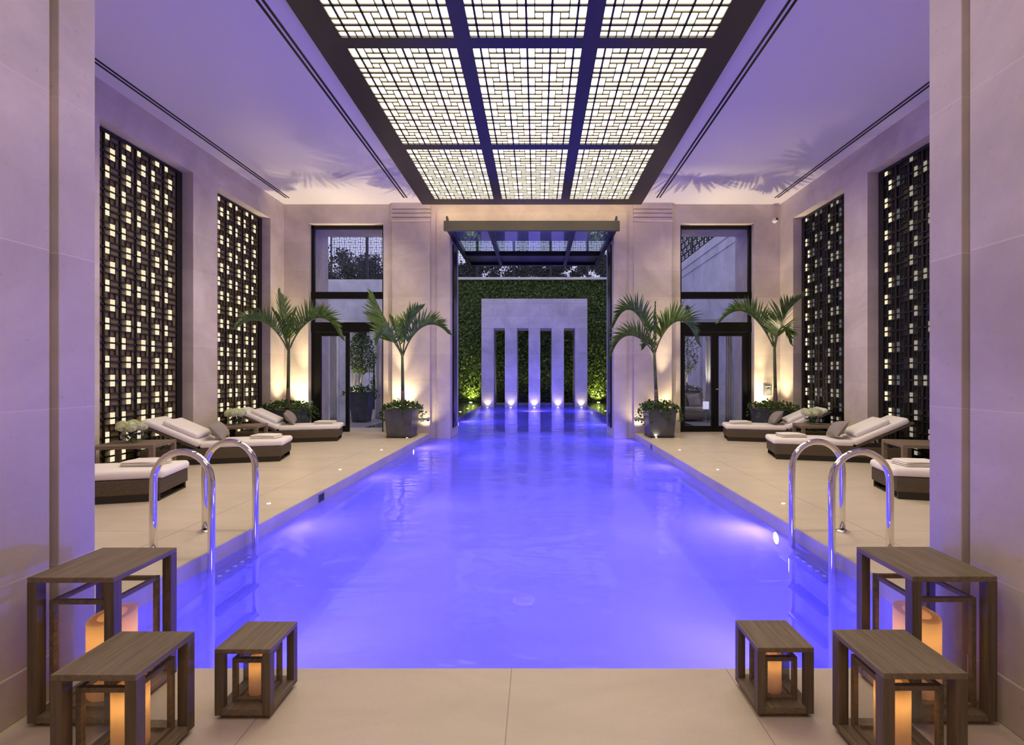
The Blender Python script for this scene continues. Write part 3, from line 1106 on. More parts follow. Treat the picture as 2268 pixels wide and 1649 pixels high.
def make_flowers(seed, loc, lb):
    R = random.Random(seed)
    t = thing('flower_bowl', lb, 'flowers', loc, R.uniform(0, 6), group='hydrangea bowls on the side tables')
    prof = [(0.055, 0.0), (0.10, 0.02), (0.132, 0.07), (0.135, 0.11), (0.118, 0.155), (0.108, 0.17)]
    inner = [(r - 0.006, z + (0.006 if i == 0 else 0)) for i, (r, z) in enumerate(prof)][::-1]
    b = MB(); b.lathe(prof + inner, 32, cap0=True, cap1=True); b.build('glass_bowl', 'clear_glass', t, smooth=True)
    b = MB()
    for k in range(7):
        a = k * 0.9
        b.tube([(0.05 * cos(a), 0.05 * sin(a), 0.02), (-0.02 * cos(a + 1), 0.03 * sin(a), 0.1), (0.10 * cos(a + 2), 0.10 * sin(a + 2), 0.20)], 0.006, 6)
    b.build('stems', 'stem_green', t)
    b = MB()
    leaf_cloud(b, [(R.gauss(0, 0.05), R.gauss(0, 0.05), R.uniform(0.06, 0.14)) for _ in range(26)], 0.07, None, 1, R)
    b.build('leaves', 'ivy_leaf', t)
    cs = [(0, 0, 0.245)] + [(0.115 * cos(k * pi / 3 + 0.3), 0.115 * sin(k * pi / 3 + 0.3), 0.225 + 0.012 * (k % 2)) for k in range(6)]
    for c in cs:
        b = MB()
        pts = []
        rr = R.uniform(0.075, 0.088)
        for q in range(170):
            d = Vector((R.gauss(0, 1), R.gauss(0, 1), R.gauss(0, 1))).normalized()
            if d.z < -0.6:
                d.z *= -1
            p = Vector(c) + d * rr
            n = d
            a = n.orthogonal().normalized()
            a = Matrix.Rotation(R.uniform(0, 6.28), 3, n) @ a
            e = n.cross(a)
            w = 0.016
            for sg in (0, 1):
                a2, e2 = (a, e) if sg == 0 else ((a + e) * 0.7, (e - a) * 0.7)
                b.poly([p - a2 * w - n * 0.004, p - e2 * w * 0.6, p + a2 * w - n * 0.004, p + e2 * w * 0.6 + n * 0.004])
        b.lathe([(0.001, -rr * 0.9), (rr * 0.7, -rr * 0.6), (rr * 0.9, 0), (rr * 0.7, rr * 0.6), (0.001, rr * 0.9)], 12, c)
        b.build('bloom', 'petal', t)
    return t


make_flowers(1, (-5.78, 6.98, 0.451), 'glass bowl of white hydrangeas on the near left side table')
make_flowers(2, (-5.86, 9.50, 0.451), 'glass bowl of white hydrangeas on the far left side table')
make_flowers(3, (5.62, 9.58, 0.451), 'glass bowl of white hydrangeas on the right side table')

# ------------------------------------------------------------------ potted palms
def leaflet(mb, p, d, w_dir, length, width, droop):
    """a strap leaf: three segments, curving down"""
    prev = None
    q = Vector(p); d = Vector(d).normalized()
    segs = 3
    for i in range(segs + 1):
        f = i / segs
        w = width * (0.55 + 1.2 * f * (1 - f) * 1.6) * (1 - 0.82 * f ** 3) * 0.5
        a, c = q + w_dir * w, q - w_dir * w
        if prev:
            mb.poly([prev[1], c, a, prev[0]])
        prev = (a.copy(), c.copy())
        d = (d + Vector((0, 0, -droop))).normalized()
        q = q + d * (length / segs)


def frond(pts, ydepth, L0, seed, n=34, side=0.55, up=0.75, start=0.18, droop=0.10):
    """pts: rachis control points (world, relative to crown). returns leaf mesh and rachis mesh"""
    R = random.Random(seed)
    mb, rb = MB(), MB()
    P = [Vector(p) for p in pts]

    def bez(t):
        q = list(P)
        while len(q) > 1:
            q = [q[i].lerp(q[i + 1], t) for i in range(len(q) - 1)]
        return q[0]
    S = [bez(i / 24) for i in range(25)]
    rb.tube(S, [0.016 * (1 - i / 24) + 0.004 for i in range(25)], 6)
    for i in range(n):
        t = start + (1 - start) * i / (n - 1)
        p = bez(t)
        tan = (bez(min(1, t + 0.02)) - bez(max(0, t - 0.02))).normalized()
        sv = tan.cross(Vector((0, 0, 1)))
        if sv.length < 0.05:
            sv = Vector((0, 1, 0))
        sv.normalize()
        nv = sv.cross(tan).normalized()
        if nv.z < 0:
            nv = -nv
        for sg in (-1, 1):
            fr = (t - start) / (1 - start)
            ln = L0 * (0.6 + 0.55 * sin(pi * min(1, fr * 1.05 + 0.12))) * (1 - 0.45 * fr ** 2) * R.uniform(0.88, 1.1)
            d = sv * sg * side * R.uniform(0.8, 1.2) + nv * up * R.uniform(0.85, 1.15) + tan * (0.55 + 0.9 * fr)
            d.normalize()
            wd = d.cross(sv * sg * up - nv * side).normalized()
            leaflet(mb, p, d, wd, ln * 1.5, 0.046, droop * R.uniform(0.6, 1.4))
    return mb, rb


def planter_parts(t, hw_top, hw_bot, h, hy_top=None, hy_bot=None, zfoot=0.035):
    hy_top = hy_top or hw_top; hy_bot = hy_bot or hw_bot
    b = MB(); b.taper(0, 0, zfoot, hw_bot, hy_bot, h - 0.03, hw_top - 0.012, hy_top - 0.012)
    pb = b.build('planter_box', 'zinc', t, bevel=0.006)
    b = MB()
    for s in (-1, 1):
        b.box(*sorted((s * hw_top, s * (hw_top - 0.04))), -hy_top, hy_top, h - 0.032, h)
        b.box(-hw_top + 0.04, hw_top - 0.04, *sorted((s * hy_top, s * (hy_top - 0.04))), h - 0.032, h)
    b.build('rim', 'zinc', pb, bevel=0.004)
    b = MB(); b.box(-hw_bot - 0.02, hw_bot + 0.02, -hy_bot - 0.02, hy_bot + 0.02, 0.022, 0.036); b.build('base_plate', 'zinc', pb)
    for sx in (-1, 1):
        for sy in (-1, 1):
            b = MB(); b.lathe([(0.016, 0), (0.02, 0.008), (0.016, 0.022)], 10, (sx * (hw_bot - 0.02), sy * (hy_bot - 0.02), 0), True, True); b.build('foot', 'black_metal', t)
    b = MB(); b.box(-hw_top + 0.04, hw_top - 0.04, -hy_top + 0.04, hy_top - 0.04, h - 0.035, h - 0.015); b.build('soil', 'soil', t)


def ivy_part(t, hw, h, seed, n=420, hang=0.4, hy=None, mat='ivy_leaf', size=0.065, spill=0.10):
    hy = hy or hw
    R = random.Random(seed)
    pts = []
    for _ in range(n):
        x, y = R.uniform(-1, 1), R.uniform(-1, 1)
        r2 = max(abs(x), abs(y))
        z = h + 0.02 + 0.15 * (1 - r2 ** 3) * R.random() + 0.05 * R.random()
        pts.append((x * (hw + 0.05), y * (hy + 0.05), z))
    for _ in range(17):                                    # trailing strands over the rim
        a = R.uniform(0, 2 * pi)
        cx, cy = cos(a), sin(a)
        k = 1 / max(abs(cx), abs(cy))
        x, y = cx * k * (hw + 0.03), cy * k * (hy + 0.03)
        ln = R.uniform(0.1, hang)
        m = int(ln / 0.022)
        for i in range(m):
            f = i / m
            pts.append((x + cx * (spill * sin(f * 2.2)) + R.gauss(0, 0.022), y + cy * spill * sin(f * 2.2) + R.gauss(0, 0.022), h + 0.04 - f * ln))
    b = MB()
    leaf_cloud(b, pts, size, (0, -0.3, 0.5), 0.8, R)
    b.build('ivy', mat, t)


def palm(label, cx, cy, base_px, crown_px, fronds, hw_top, hw_bot, h, seed, hy=None, girth=1.0):
    t = thing('potted_palm', label, 'palm', (cx, cy, 0), group='palms in zinc planters by the back wall')
    planter_parts(t, hw_top, hw_bot, h, hy and hy[0], hy and hy[1])
    o3 = Vector((cx, cy, 0))
    p0 = at(*base_px, cy) - o3; p0.z = h - 0.03
    p2 = at(*crown_px, cy) - o3
    rb, rg = MB(), MB()
    mid = p0.lerp(p2, 0.36)
    rb.tube([p0, p0.lerp(mid, 0.3), p0.lerp(mid, 0.65), mid], [0.062 * girth, 0.052 * girth, 0.046 * girth, 0.04 * girth], 14)
    rb.build('trunk', 'trunk_bark', t, smooth=True)
    rg.tube([mid, mid.lerp(p2, 0.3), mid.lerp(p2, 0.65), p2 + Vector((0, 0, 0.05))], [0.040 * girth, 0.036 * girth, 0.034 * girth, 0.028 * girth], 14)
    rg.build('crown_shaft', 'trunk_green', t, smooth=True)
    for i, fr in enumerate(fronds):
        pts = [at(px, py, cy + dy) - o3 for (px, py, dy) in fr['p']]
        mb, rb = frond(pts, 0, fr.get('L', 0.36), seed * 10 + i, fr.get('n', 26), fr.get('side', 0.55), fr.get('up', 0.75), fr.get('start', 0.2), fr.get('droop', 0.1))
        f = mb.build('frond', 'palm_leaf', t)
        rb.build('midrib', 'trunk_green', f, smooth=True)
    ivy_part(t, hw_top, h, seed + 3, hy=hy and hy[0])
    return t


def z3(x, y, dy=0.0):
    return (500 + x / 4.122, 600 + y / 4.122, dy)


def z5(x, y, dy=0.0):
    return (1300 + x / 4.122, 600 + y / 4.122, dy)


YP = 11.22
palm('potted palm in a tapered zinc planter left of the pool opening', -3.04, YP, z3(1618, 1190)[:2], z3(1612, 775)[:2], [
    {'p': [z3(1605, 770), z3(1540, 560, -0.05), z3(1430, 420, -0.1), z3(1350, 215, -0.15)], 'L': 0.40, 'side': 0.42, 'up': -0.62, 'droop': 0.02, 'n': 34},
    {'p': [z3(1605, 760), z3(1500, 560, -0.3), z3(1420, 520, -0.45), z3(1390, 640, -0.5)], 'L': 0.26, 'n': 18},
    {'p': [z3(1618, 765), z3(1625, 560, 0.1), z3(1700, 420, 0.15), z3(1790, 345, 0.2)], 'L': 0.36, 'side': 0.6, 'up': 0.6},
    {'p': [z3(1620, 770), z3(1680, 560, -0.05), z3(1860, 380, -0.1), z3(2020, 560, -0.1)], 'L': 0.34, 'up': 0.8, 'side': 0.45},
    {'p': [z3(1612, 760), z3(1580, 600, 0.1), z3(1530, 520, 0.1), z3(1500, 430, 0.1)], 'L': 0.26, 'n': 16, 'side': 0.4, 'up': 0.4},
], 0.335, 0.275, 0.65, 1)
palm('tall potted palm by the left corner behind the farthest left lounger', -5.70, YP, z3(568, 1190)[:2], z3(575, 710)[:2], [
    {'p': [z3(565, 720), z3(460, 480, -0.4), z3(260, 360, -1.0), z3(105, 515, -1.35)], 'L': 0.27, 'up': 0.8, 'side': 0.4, 'n': 30},
    {'p': [z3(570, 700), z3(530, 480, 0.1), z3(500, 330, 0.15), z3(480, 190, 0.15)], 'L': 0.26, 'side': 0.45, 'up': 0.3, 'n': 22},
    {'p': [z3(585, 710), z3(660, 480, 0.0), z3(900, 270, -0.1), z3(1040, 590, -0.15)], 'L': 0.34, 'up': 0.8, 'side': 0.45, 'n': 32},
    {'p': [z3(575, 700), z3(585, 560, 0.15), z3(610, 440, 0.2), z3(640, 360, 0.2)], 'L': 0.24, 'side': 0.5, 'up': 0.2, 'n': 18},
    {'p': [z3(568, 700), z3(530, 580, -0.15), z3(480, 450, -0.2), z3(430, 360, -0.2)], 'L': 0.22, 'side': 0.5, 'up': 0.3, 'n': 18},
], 0.40, 0.33, 0.65, 2, hy=(0.36, 0.30))
palm('potted palm in a tapered zinc planter right of the pool opening', 3.0, YP + 0.05, z5(638, 1190)[:2], z5(615, 750)[:2], [
    {'p': [z5(610, 745), z5(540, 470, 0.0), z5(390, 160, 0.0), z5(245, 500, 0.0)], 'L': 0.32, 'up': 0.75, 'side': 0.45, 'n': 28},
    {'p': [z5(608, 745), z5(530, 610, -0.15), z5(330, 460, -0.25), z5(225, 760, -0.25)], 'L': 0.30, 'up': 0.75, 'side': 0.45, 'n': 26},
    {'p': [z5(622, 745), z5(690, 500, 0.0), z5(890, 290, -0.05), z5(1000, 640, -0.1)], 'L': 0.36, 'up': 0.8, 'side': 0.45, 'n': 32},
    {'p': [z5(618, 740), z5(625, 560, 0.1), z5(625, 420, 0.1), z5(625, 300, 0.1)], 'L': 0.16, 'n': 10, 'side': 0.12, 'up': 0.1},
    {'p': [z5(612, 750), z5(590, 660, 0.1), z5(560, 640, 0.1), z5(520, 700, 0.1)], 'L': 0.18, 'n': 14},
], 0.335, 0.275, 0.65, 3)
palm('tall potted palm by the right corner beside the small wall box', 5.66, YP, z5(1722, 1190)[:2], z5(1712, 705)[:2], [
    {'p': [z5(1705, 700), z5(1620, 500, 0.0), z5(1430, 220, -0.05), z5(1230, 450, -0.1)], 'L': 0.32, 'up': 0.75, 'side': 0.45, 'n': 30},
    {'p': [z5(1712, 700), z5(1730, 500, -0.1), z5(1800, 370, -0.4), z5(1960, 240, -0.75)], 'L': 0.36, 'up': 0.5, 'side': 0.55, 'n': 26},
    {'p': [z5(1718, 695), z5(1740, 520, -0.3), z5(1800, 420, -0.5), z5(1850, 640, -0.6)], 'L': 0.30, 'up': 0.35, 'side': 0.75, 'n': 24},
    {'p': [z5(1708, 700), z5(1690, 560, 0.15), z5(1640, 460, 0.2), z5(1600, 400, 0.2)], 'L': 0.28, 'side': 0.5, 'up': 0.3, 'n': 18},
], 0.40, 0.33, 0.65, 4, hy=(0.36, 0.30))

# ------------------------------------------------------------------ pool ladders
def make_ladder(s, label):
    yc = 4.075
    t = thing('pool_ladder', label, 'ladder', (s * 2.45, yc, 0))
    for y in (-0.295, 0.295):
        r = 0.23
        pts = [(0, y, -1.25), (0, y, -0.6), (0, y, 0.0), (0, y, 0.3), (0, y, 0.58)]
        for k in range(1, 17):
            a = pi * k / 16
            pts.append((s * (r - r * cos(a)), y, 0.58 + r * sin(a) * 1.05))
        pts += [(s * 2 * r, y, 0.3), (s * 2 * r, y, 0.0)]
        b = MB(); b.tube(pts, 0.0265, 20); rl = b.build('handrail', 'polished_steel', t, smooth=True)
        b = MB(); b.lathe([(0.0, 0.0), (0.062, 0.0), (0.058, 0.012), (0.034, 0.02), (0.027, 0.022)], 24, (s * 2 * r, y, 0.0)); b.build('base_flange', 'polished_steel', rl, smooth=True)
    for z in (-0.2, -0.46, -0.72, -0.98):
        b = MB(); b.box(-0.055, 0.055, -0.27, 0.27, z - 0.035, z); st = b.build('step', 'step_plastic', t, bevel=0.012)
        if z > -0.3:
            for k in range(5):
                b = MB(); b.lathe([(0.018, 0), (0.014, 0.004), (0.001, 0.005)], 12, (0, -0.2 + 0.1 * k, z)); b.build('tread_stud', 'white_plastic', st)
    return t


make_ladder(-1, 'chrome pool ladder with two arched handrails on the left pool edge')
make_ladder(1, 'chrome pool ladder with two arched handrails on the right pool edge')

# ------------------------------------------------------------------ lanterns with candles
def make_lantern(name, label, xc, yc, w, d, h, post, gin, hin, cr, ch, crot, ps, slab, cdx=0.0):
    t = thing('lantern', label, 'lantern', (xc, yc, 0), group='wooden candle lanterns at the pool end')
    hx, hy = w / 2, d / 2
    b = MB(); b.box(-hx, hx, -hy, hy, h - slab, h); b.build('top', 'lantern_wood', t, bevel=0.002)
    for sx in (-1, 1):
        for sy in (-1, 1):
            b = MB(); b.box(*sorted((sx * hx, sx * (hx - post))), *sorted((sy * hy, sy * (hy - post))), 0.018, h - slab); b.build('post', 'lantern_post_wood', t, bevel=0.0015)
    b = MB(); b.box(-hx + 0.001, hx - 0.001, -hy + 0.001, hy - 0.001, 0.0185, 0.045); b.build('base', 'lantern_wood', t, bevel=0.002)
    b = MB(); b.box(-hx + 0.016, hx - 0.016, -hy + 0.016, hy - 0.016, 0, 0.018); b.build('plinth', 'lantern_wood', t)
    ix, iy, f = hx - gin, hy - gin, 0.018
    b = MB()
    for sx in (-1, 1):
        for sy in (-1, 1):
            b.box(*sorted((sx * ix, sx * (ix - f))), *sorted((sy * iy, sy * (iy - f))), 0.045, hin)
    for z0, z1 in ((hin - f, hin), (0.045, 0.045 + f * 0.8)):
        for s in (-1, 1):
            b.box(*sorted((s * (ix - 0.0007), s * (ix - f))), -iy + 0.0007, iy - 0.0007, z0, z1 - 0.0006)
            b.box(-ix + 0.0009, ix - 0.0009, *sorted((s * (iy - 0.0007), s * (iy - f))), z0, z1 - 0.0009)
    fr = b.build('inner_frame', 'lantern_wood', t)
    for s in (-1, 1):
        b = MB(); b.box(*sorted((s * (ix - f * 0.45), s * (ix - f * 0.45 - 0.003))), -iy + f, iy - f, 0.045 + f, hin - f); b.build('glass_panel', 'clear_glass', fr)
        b = MB(); b.box(-ix + f, ix - f, *sorted((s * (iy - f * 0.45), s * (iy - f * 0.45 - 0.003))), 0.045 + f, hin - f); b.build('glass_panel', 'clear_glass', fr)
    # candle
    c = thing('candle', label.replace('wooden lantern', 'thick wax candle glowing inside the lantern') if False else 'x', 'candle', (xc + cdx, yc, 0.0455), group='candles inside the lanterns')
    wd = 0.16 * ch
    prof = [(0.0005, 0.0), (cr * 0.96, 0.0), (cr, 0.006), (cr, ch - 0.005), (cr * 0.985, ch), (cr * 0.60, ch - 0.001), (cr * 0.57, ch - 0.006), (cr * 0.5, ch - wd * 0.8), (0.0005, ch - wd)]
    b = MB(); b.lathe(prof, 40)
    ang = crot
    vs = []
    for (x, y, z) in b.v:
        if z > ch * 0.5:
            z = z + ((cos(ang) * x + sin(ang) * y)) * 0.15 * (z - ch * 0.5) / (ch * 0.5)
        vs.append((x, y, z))
    b.v = vs
    b.build('wax_body', 'wax', c, smooth='auto')
    b = MB(); b.tube([(0, 0, ch - wd - 0.001), (0.001, 0, ch - wd + 0.018)], 0.002, 6); b.build('wick', 'black_metal', c)
    lz = ch - wd - cr * 0.4
    lamp('POINT', 'candle_lamp', (xc + cdx, yc, 0.0455 + lz), ps, (1.0, 0.56, 0.20), 0.012)
    lamp('POINT', 'candle_flame_lamp', (xc + cdx, yc, 0.0455 + ch - wd * 0.45), ps * 0.16, (1.0, 0.60, 0.24), 0.004)
    return t, c


for (args, lb, cb) in (
    ((-1.762, 2.10, 0.35, 0.34, 0.607, 0.039, 0.045, 0.495, 0.086, 0.33, radians(60), 0.42, 0.022, 0.02), 'tall large wooden lantern at left, beside the passage wall', 'thick glowing candle in the tall left lantern'),
    ((-1.398, 1.777, 0.295, 0.281, 0.398, 0.04, 0.045, 0.325, 0.057, 0.235, 0.0, 0.21, 0.022, 0.01), 'medium wooden lantern in front at left, its base out of the picture', 'glowing candle in the medium left lantern'),
    ((-1.095, 2.087, 0.23, 0.226, 0.293, 0.033, 0.045, 0.228, 0.036, 0.158, 0.0, 0.062, 0.02, 0.0), 'small wooden lantern on the left, closest to the pool centre', 'half glowing candle in the small left lantern'),
    ((1.815, 2.11, 0.345, 0.34, 0.607, 0.039, 0.045, 0.50, 0.086, 0.335, radians(120), 0.42, 0.022, -0.02), 'tall large wooden lantern at right, beside the passage wall', 'thick glowing candle in the tall right lantern'),
    ((1.455, 1.785, 0.29, 0.285, 0.400, 0.04, 0.045, 0.328, 0.057, 0.235, 0.0, 0.21, 0.022, -0.01), 'medium wooden lantern in front at right, its base out of the picture', 'glowing candle in the medium right lantern'),
    ((1.153, 2.098, 0.234, 0.226, 0.293, 0.033, 0.045, 0.228, 0.036, 0.158, 0.0, 0.062, 0.02, 0.0), 'small wooden lantern on the right, closest to the pool centre', 'half glowing candle in the small right lantern')):
    xc, yc, w, d, h, post, gin, hin, cr, ch, crot, ps, slab, cdx = args
    t, c = make_lantern('lantern', lb, xc, yc, w, d, h, post, gin, hin, cr, ch, crot, ps, slab, cdx)
    c['label'] = cb

# ------------------------------------------------------------------ deck lights and other small lamps
def round_light(name, label, loc, r, mat, group, axis='Z', ring='polished_steel'):
    t = thing(name, label, 'light', loc, group=group)
    rot = {'Z': Matrix.Identity(4), 'X': Matrix.Rotation(pi / 2, 4, 'Y'), '-X': Matrix.Rotation(-pi / 2, 4, 'Y'), '-Y': Matrix.Rotation(pi / 2, 4, 'X')}[axis]
    b = MB(); b.lathe([(r * 1.3, 0.0), (r * 1.25, 0.004), (r, 0.004), (r, 0.001)], 24); b.build('trim_ring', ring, t, smooth=True, M=rot)
    b = MB(); b.lathe([(r, 0.002), (r * 0.6, 0.0035), (0.0005, 0.004)], 24); b.build('lens', mat, t, M=rot)
    return t


nm = ('nearest the camera', 'second from the camera', 'third from the camera', 'at the foot of the palm planter')
for s in (-1, 1):
    for i, y in enumerate((5.32, 7.25, 9.18, 10.98)):
        round_light('deck_light', 'tiny round light set in the %s deck, %s' % ('left' if s < 0 else 'right', nm[i]), (s * 2.86, y, 0.001), 0.024, 'lamp_white', 'round lights set in the deck')
        if i == 3:
            lamp('SPOT', 'planter_spot', (s * 2.86, y - 0.04, 0.02), 3.0, (1, 0.84, 0.6), 0.02, spot=radians(110), blend=0.8, aim=(s * 2.9, y + 0.25, 0.5))
for s, n in ((-1, 3), (1, 2)):
    for i in range(n):
        round_light('deck_light', 'tiny round light in the wet %s border outside, %s' % ('left' if s < 0 else 'right', nm[i].replace('the camera', 'the opening')), (s * 2.9, 18.9 + 1.95 * i + (0.5 if s > 0 else 0), 0.006), 0.05, 'lamp_white', 'round lights set in the deck')
for s in (-1, 1):
    round_light('ivy_uplight', 'bright uplight on the ground at the foot of the ivy, %s of the fountain' % ('left' if s < 0 else 'right'), (s * 3.42, 25.6, 0.02), 0.09, 'lamp_white', 'uplights under the ivy')
    lamp('SPOT', 'ivy_spot', (s * 3.42, 25.72, 0.06), 240, (1, 0.86, 0.36), 0.04, spot=radians(110), blend=1.0, aim=(s * 3.45, 26.2, 0.9))
    lamp('SPOT', 'ivy_spot', (s * 3.42, 25.3, 0.08), 160, (1, 0.86, 0.45), 0.05, spot=radians(60), blend=1.0, aim=(s * 3.45, 26.2, 4.0))
for i, (a, c) in enumerate(cols):
    x = (a + c) / 2
    round_light('fountain_uplight', 'small warm uplight at the foot of fountain pillar, %s' % ('leftmost', 'second from left', 'in the middle', 'second from right', 'rightmost')[i], (x, FY0 - 0.14, WZ + 0.02), 0.06, 'lamp_white', 'uplights at the fountain pillars')
    lamp('SPOT', 'fountain_spot', (x, FY0 - 0.13, WZ + 0.05), 16, (1, 0.82, 0.5), 0.04, spot=radians(100), blend=0.9, aim=(x, FY0, 0.35))

for x in (-1.725, -0.57, 0.57, 1.725):
    lamp('SPOT', 'slot_spot', (x, 25.15, 0.0), 55, (1, 0.86, 0.62), 0.05, spot=radians(110), blend=1.0, aim=(x, 25.5, 3.0))
# underwater lamps
for (s, y, z, lb) in ((1, 4.83, -0.215, 'bright round underwater lamp on the right pool wall near the ladder'), (-1, 10.3, -0.215, 'bright round underwater lamp on the left pool wall near the opening'),
                      (-1, 16.2, -0.215, 'round underwater lamp on the left wall of the outdoor pool'), (1, 21.1, -0.215, 'round underwater lamp on the right wall near the fountain')):
    round_light('underwater_lamp', lb, (s * (PW - 0.014), y, z), 0.06, 'lamp_blue', 'underwater lamps in the pool walls', 'X' if s < 0 else '-X', ring='step_plastic')
BLUE = (0.085, 0.062, 1.0)
PB = 0.38
for (s, y, p) in ((1, 4.83, 420), (-1, 10.3, 260), (-1, 4.9, 170), (1, 8.2, 170), (-1, 7.3, 120), (-1, 16.2, 260), (1, 21.1, 220), (-1, 20.5, 130), (1, 15.2, 150), (1, 11.4, 120)):  # some sit at the lamps above, the rest are added without fixtures
    o = lamp('AREA', 'pool_lamp_and_fill', (s * (PW - 0.06), y, -0.46), p * PB, BLUE, 0.16, aim=(0, y - (0.4 if s > 0 else 0), -0.62))
for (x, p) in ((-1.3, 110), (1.3, 110)):
    lamp('AREA', 'pool_lamp_and_fill', (x, PY0 + 0.03, -0.6), p * PB, BLUE, 0.2, aim=(x, 6, -0.9))  # added fill hidden at the front wall, brightens the near water
lamp('AREA', 'pool_lamp_and_fill', (0, 20.8, -0.45), 330 * PB, BLUE, 0.5, aim=(0, 23.5, 1.2))  # added blue light thrown up onto the fountain wall
# main drain on the pool floor
t = thing('floor_drain', 'small round grille on the pool floor near the front edge', 'drain', (-0.04, 5.9, -1.35))
b = MB(); b.lathe([(0.14, 0), (0.135, 0.01), (0.10, 0.014)], 24); b.build('ring', 'white_plastic', t)
b = MB()
for k in range(-3, 4):
    b.box(-sqrt(0.01 - (k * 0.028) ** 2), sqrt(0.01 - (k * 0.028) ** 2), k * 0.028 - 0.009, k * 0.028 + 0.009, 0.004, 0.012)
b.build('grille', 'white_plastic', t)
# skimmer openings in the coping
for (s, y, lb) in ((-1, 5.9, 'small dark square skimmer opening in the left pool edge'), (1, 10.1, 'small dark square skimmer opening in the right pool edge')):
    t = thing('skimmer', lb, 'skimmer', (s * (PW - 0.012), y, -0.075))
    b = MB()
    x0, x1 = sorted((0, -s * 0.004))
    b.box(x0, x1, -0.085, -0.07, -0.05, 0.05); b.box(x0, x1, 0.07, 0.085, -0.05, 0.05); b.box(x0, x1, -0.07, 0.07, 0.04, 0.05)
    b.build('skimmer_frame', 'grey_metal', t)
    b = MB(); b.box(*sorted((0, -s * 0.002)), -0.07, 0.07, -0.05, 0.04); b.build('skimmer_throat', 'black_gloss', t)

# ------------------------------------------------------------------ small fittings on the back wall
for s in (-1, 1):
    t = thing('door_stop_bar', 'small dark bar projecting low on the pilaster %s of the pool' % ('left' if s < 0 else 'right'), 'bar', (s * 2.56, YB - 0.08, 0.31))
    b = MB(); b.box(*sorted((0.0, s * 0.28)), -0.035, -0.015, -0.012, 0.012); b.build('bar', 'grey_metal', t, bevel=0.004)
    b = MB(); b.box(*sorted((0.0, s * 0.05)), -0.042, 0.0, -0.016, 0.016); b.build('end_block', 'black_metal', t, bevel=0.003)
t = thing('security_camera', 'small white dome camera high on the back wall at right', 'camera', (6.08, YB, 5.31))
b = MB()
R_ = 0.062
prof = [(0.0605 * cos(a) + 0.001, 0.0605 * sin(a)) for a in [i * pi / 2 / 8 for i in range(9)]]
b.lathe([(0.064, -0.03), (0.064, 0.0)] + [(0.062 * cos(i * pi / 20), 0.062 * sin(i * pi / 20)) for i in range(0, 10)] + [(0.0005, 0.032)], 28)
b.build('housing', 'white_plastic', t, smooth=True, M=Matrix.Translation((0, -0.03, 0)) @ Matrix.Rotation(pi / 2, 4, 'X'))
b = MB()
b.lathe([(0.034 * cos(i * pi / 20), 0.034 * sin(i * pi / 20)) for i in range(0, 10)] + [(0.0005, 0.034)], 24)
b.build('lens', 'black_gloss', t, smooth=True, M=Matrix.Translation((0.022, -0.07, 0.018)) @ Matrix.Rotation(pi / 2, 4, 'X'))
t = thing('wall_box', 'small clear fronted wall box low on the back wall beside the right corner palm', 'wall box', (5.90, YB, 1.07))
b = MB(); b.box(-0.105, 0.105, -0.012, -0.001, -0.14, 0.14); b.build('back_plate', 'grey_metal', t, bevel=0.004)
b = MB()
b.box(-0.1, 0.1, -0.085, -0.08, -0.13, 0.13); b.box(-0.1, -0.096, -0.08, -0.012, -0.13, 0.13); b.box(0.096, 0.1, -0.08, -0.012, -0.13, 0.13)
b.box(-0.096, 0.096, -0.08, -0.012, 0.126, 0.13)
b.build('clear_cover', 'clear_glass', t)
b = MB(); b.box(-0.055, -0.035, -0.05, -0.012, -0.08, 0.07); b.box(0.035, 0.055, -0.05, -0.012, -0.08, 0.07); b.box(-0.035, 0.035, -0.05, -0.012, -0.02, 0.03)
b.build('device', 'grey_metal', t, bevel=0.003)
b = MB(); b.box(-0.06, 0.06, -0.055, -0.012, 0.075, 0.092); b.build('hood', 'white_plastic', t, bevel=0.003)

# ------------------------------------------------------------------ courtyard things seen through the glass
def topiary(label, x, y, trunk_h, crown, seed, hw=0.33, n=3000, sparse=False):
    t = thing('potted_tree', label, 'tree', (x, y, 0), group='potted trees outside')
    planter_parts(t, hw, hw * 0.66, 0.92)
    b = MB(); b.tube([(0.02, 0, 0.88), (-0.03, 0, 0.88 + trunk_h * 0.5), (0.02, 0, 0.9 + trunk_h), (0, 0, 0.9 + trunk_h + crown * 0.7)], [0.03, 0.025, 0.02, 0.008], 10); b.build('trunk', 'trunk_bark', t, smooth=True)
    R = random.Random(seed)
    pts = []
    z0 = 0.9 + trunk_h
    while len(pts) < n:
        f = R.random()
        r = 0.52 * sin(pi * min(1, f * 0.82 + 0.16)) * (1 - 0.35 * f)
        if sparse: r *= 0.85
        a = R.uniform(0, 2 * pi); q = sqrt(R.random())
        pts.append((cos(a) * r * q, sin(a) * r * q, z0 - 0.08 + f * crown))
    b = MB(); leaf_cloud(b, pts, 0.055, (0, 0, 0.3), 1.0, R); b.build('foliage', 'tree_leaf', t)
    ivy_part(t, hw, 0.92, seed + 1, n=200, hang=0.3)
    lamp('SPOT', 'tree_spot', (x - 0.12, y - 0.2, 1.0), 45, (1, 0.86, 0.5), 0.03, spot=radians(70), blend=0.7, aim=(x, y, 2.0))


topiary('round crowned potted tree outside the open left door', -5.33, 14.9, 0.68, 1.5, 71)
topiary('slim potted tree with lit lower branches outside the right door', 5.22, 16.2, 0.66, 2.3, 72, n=1500, sparse=True)


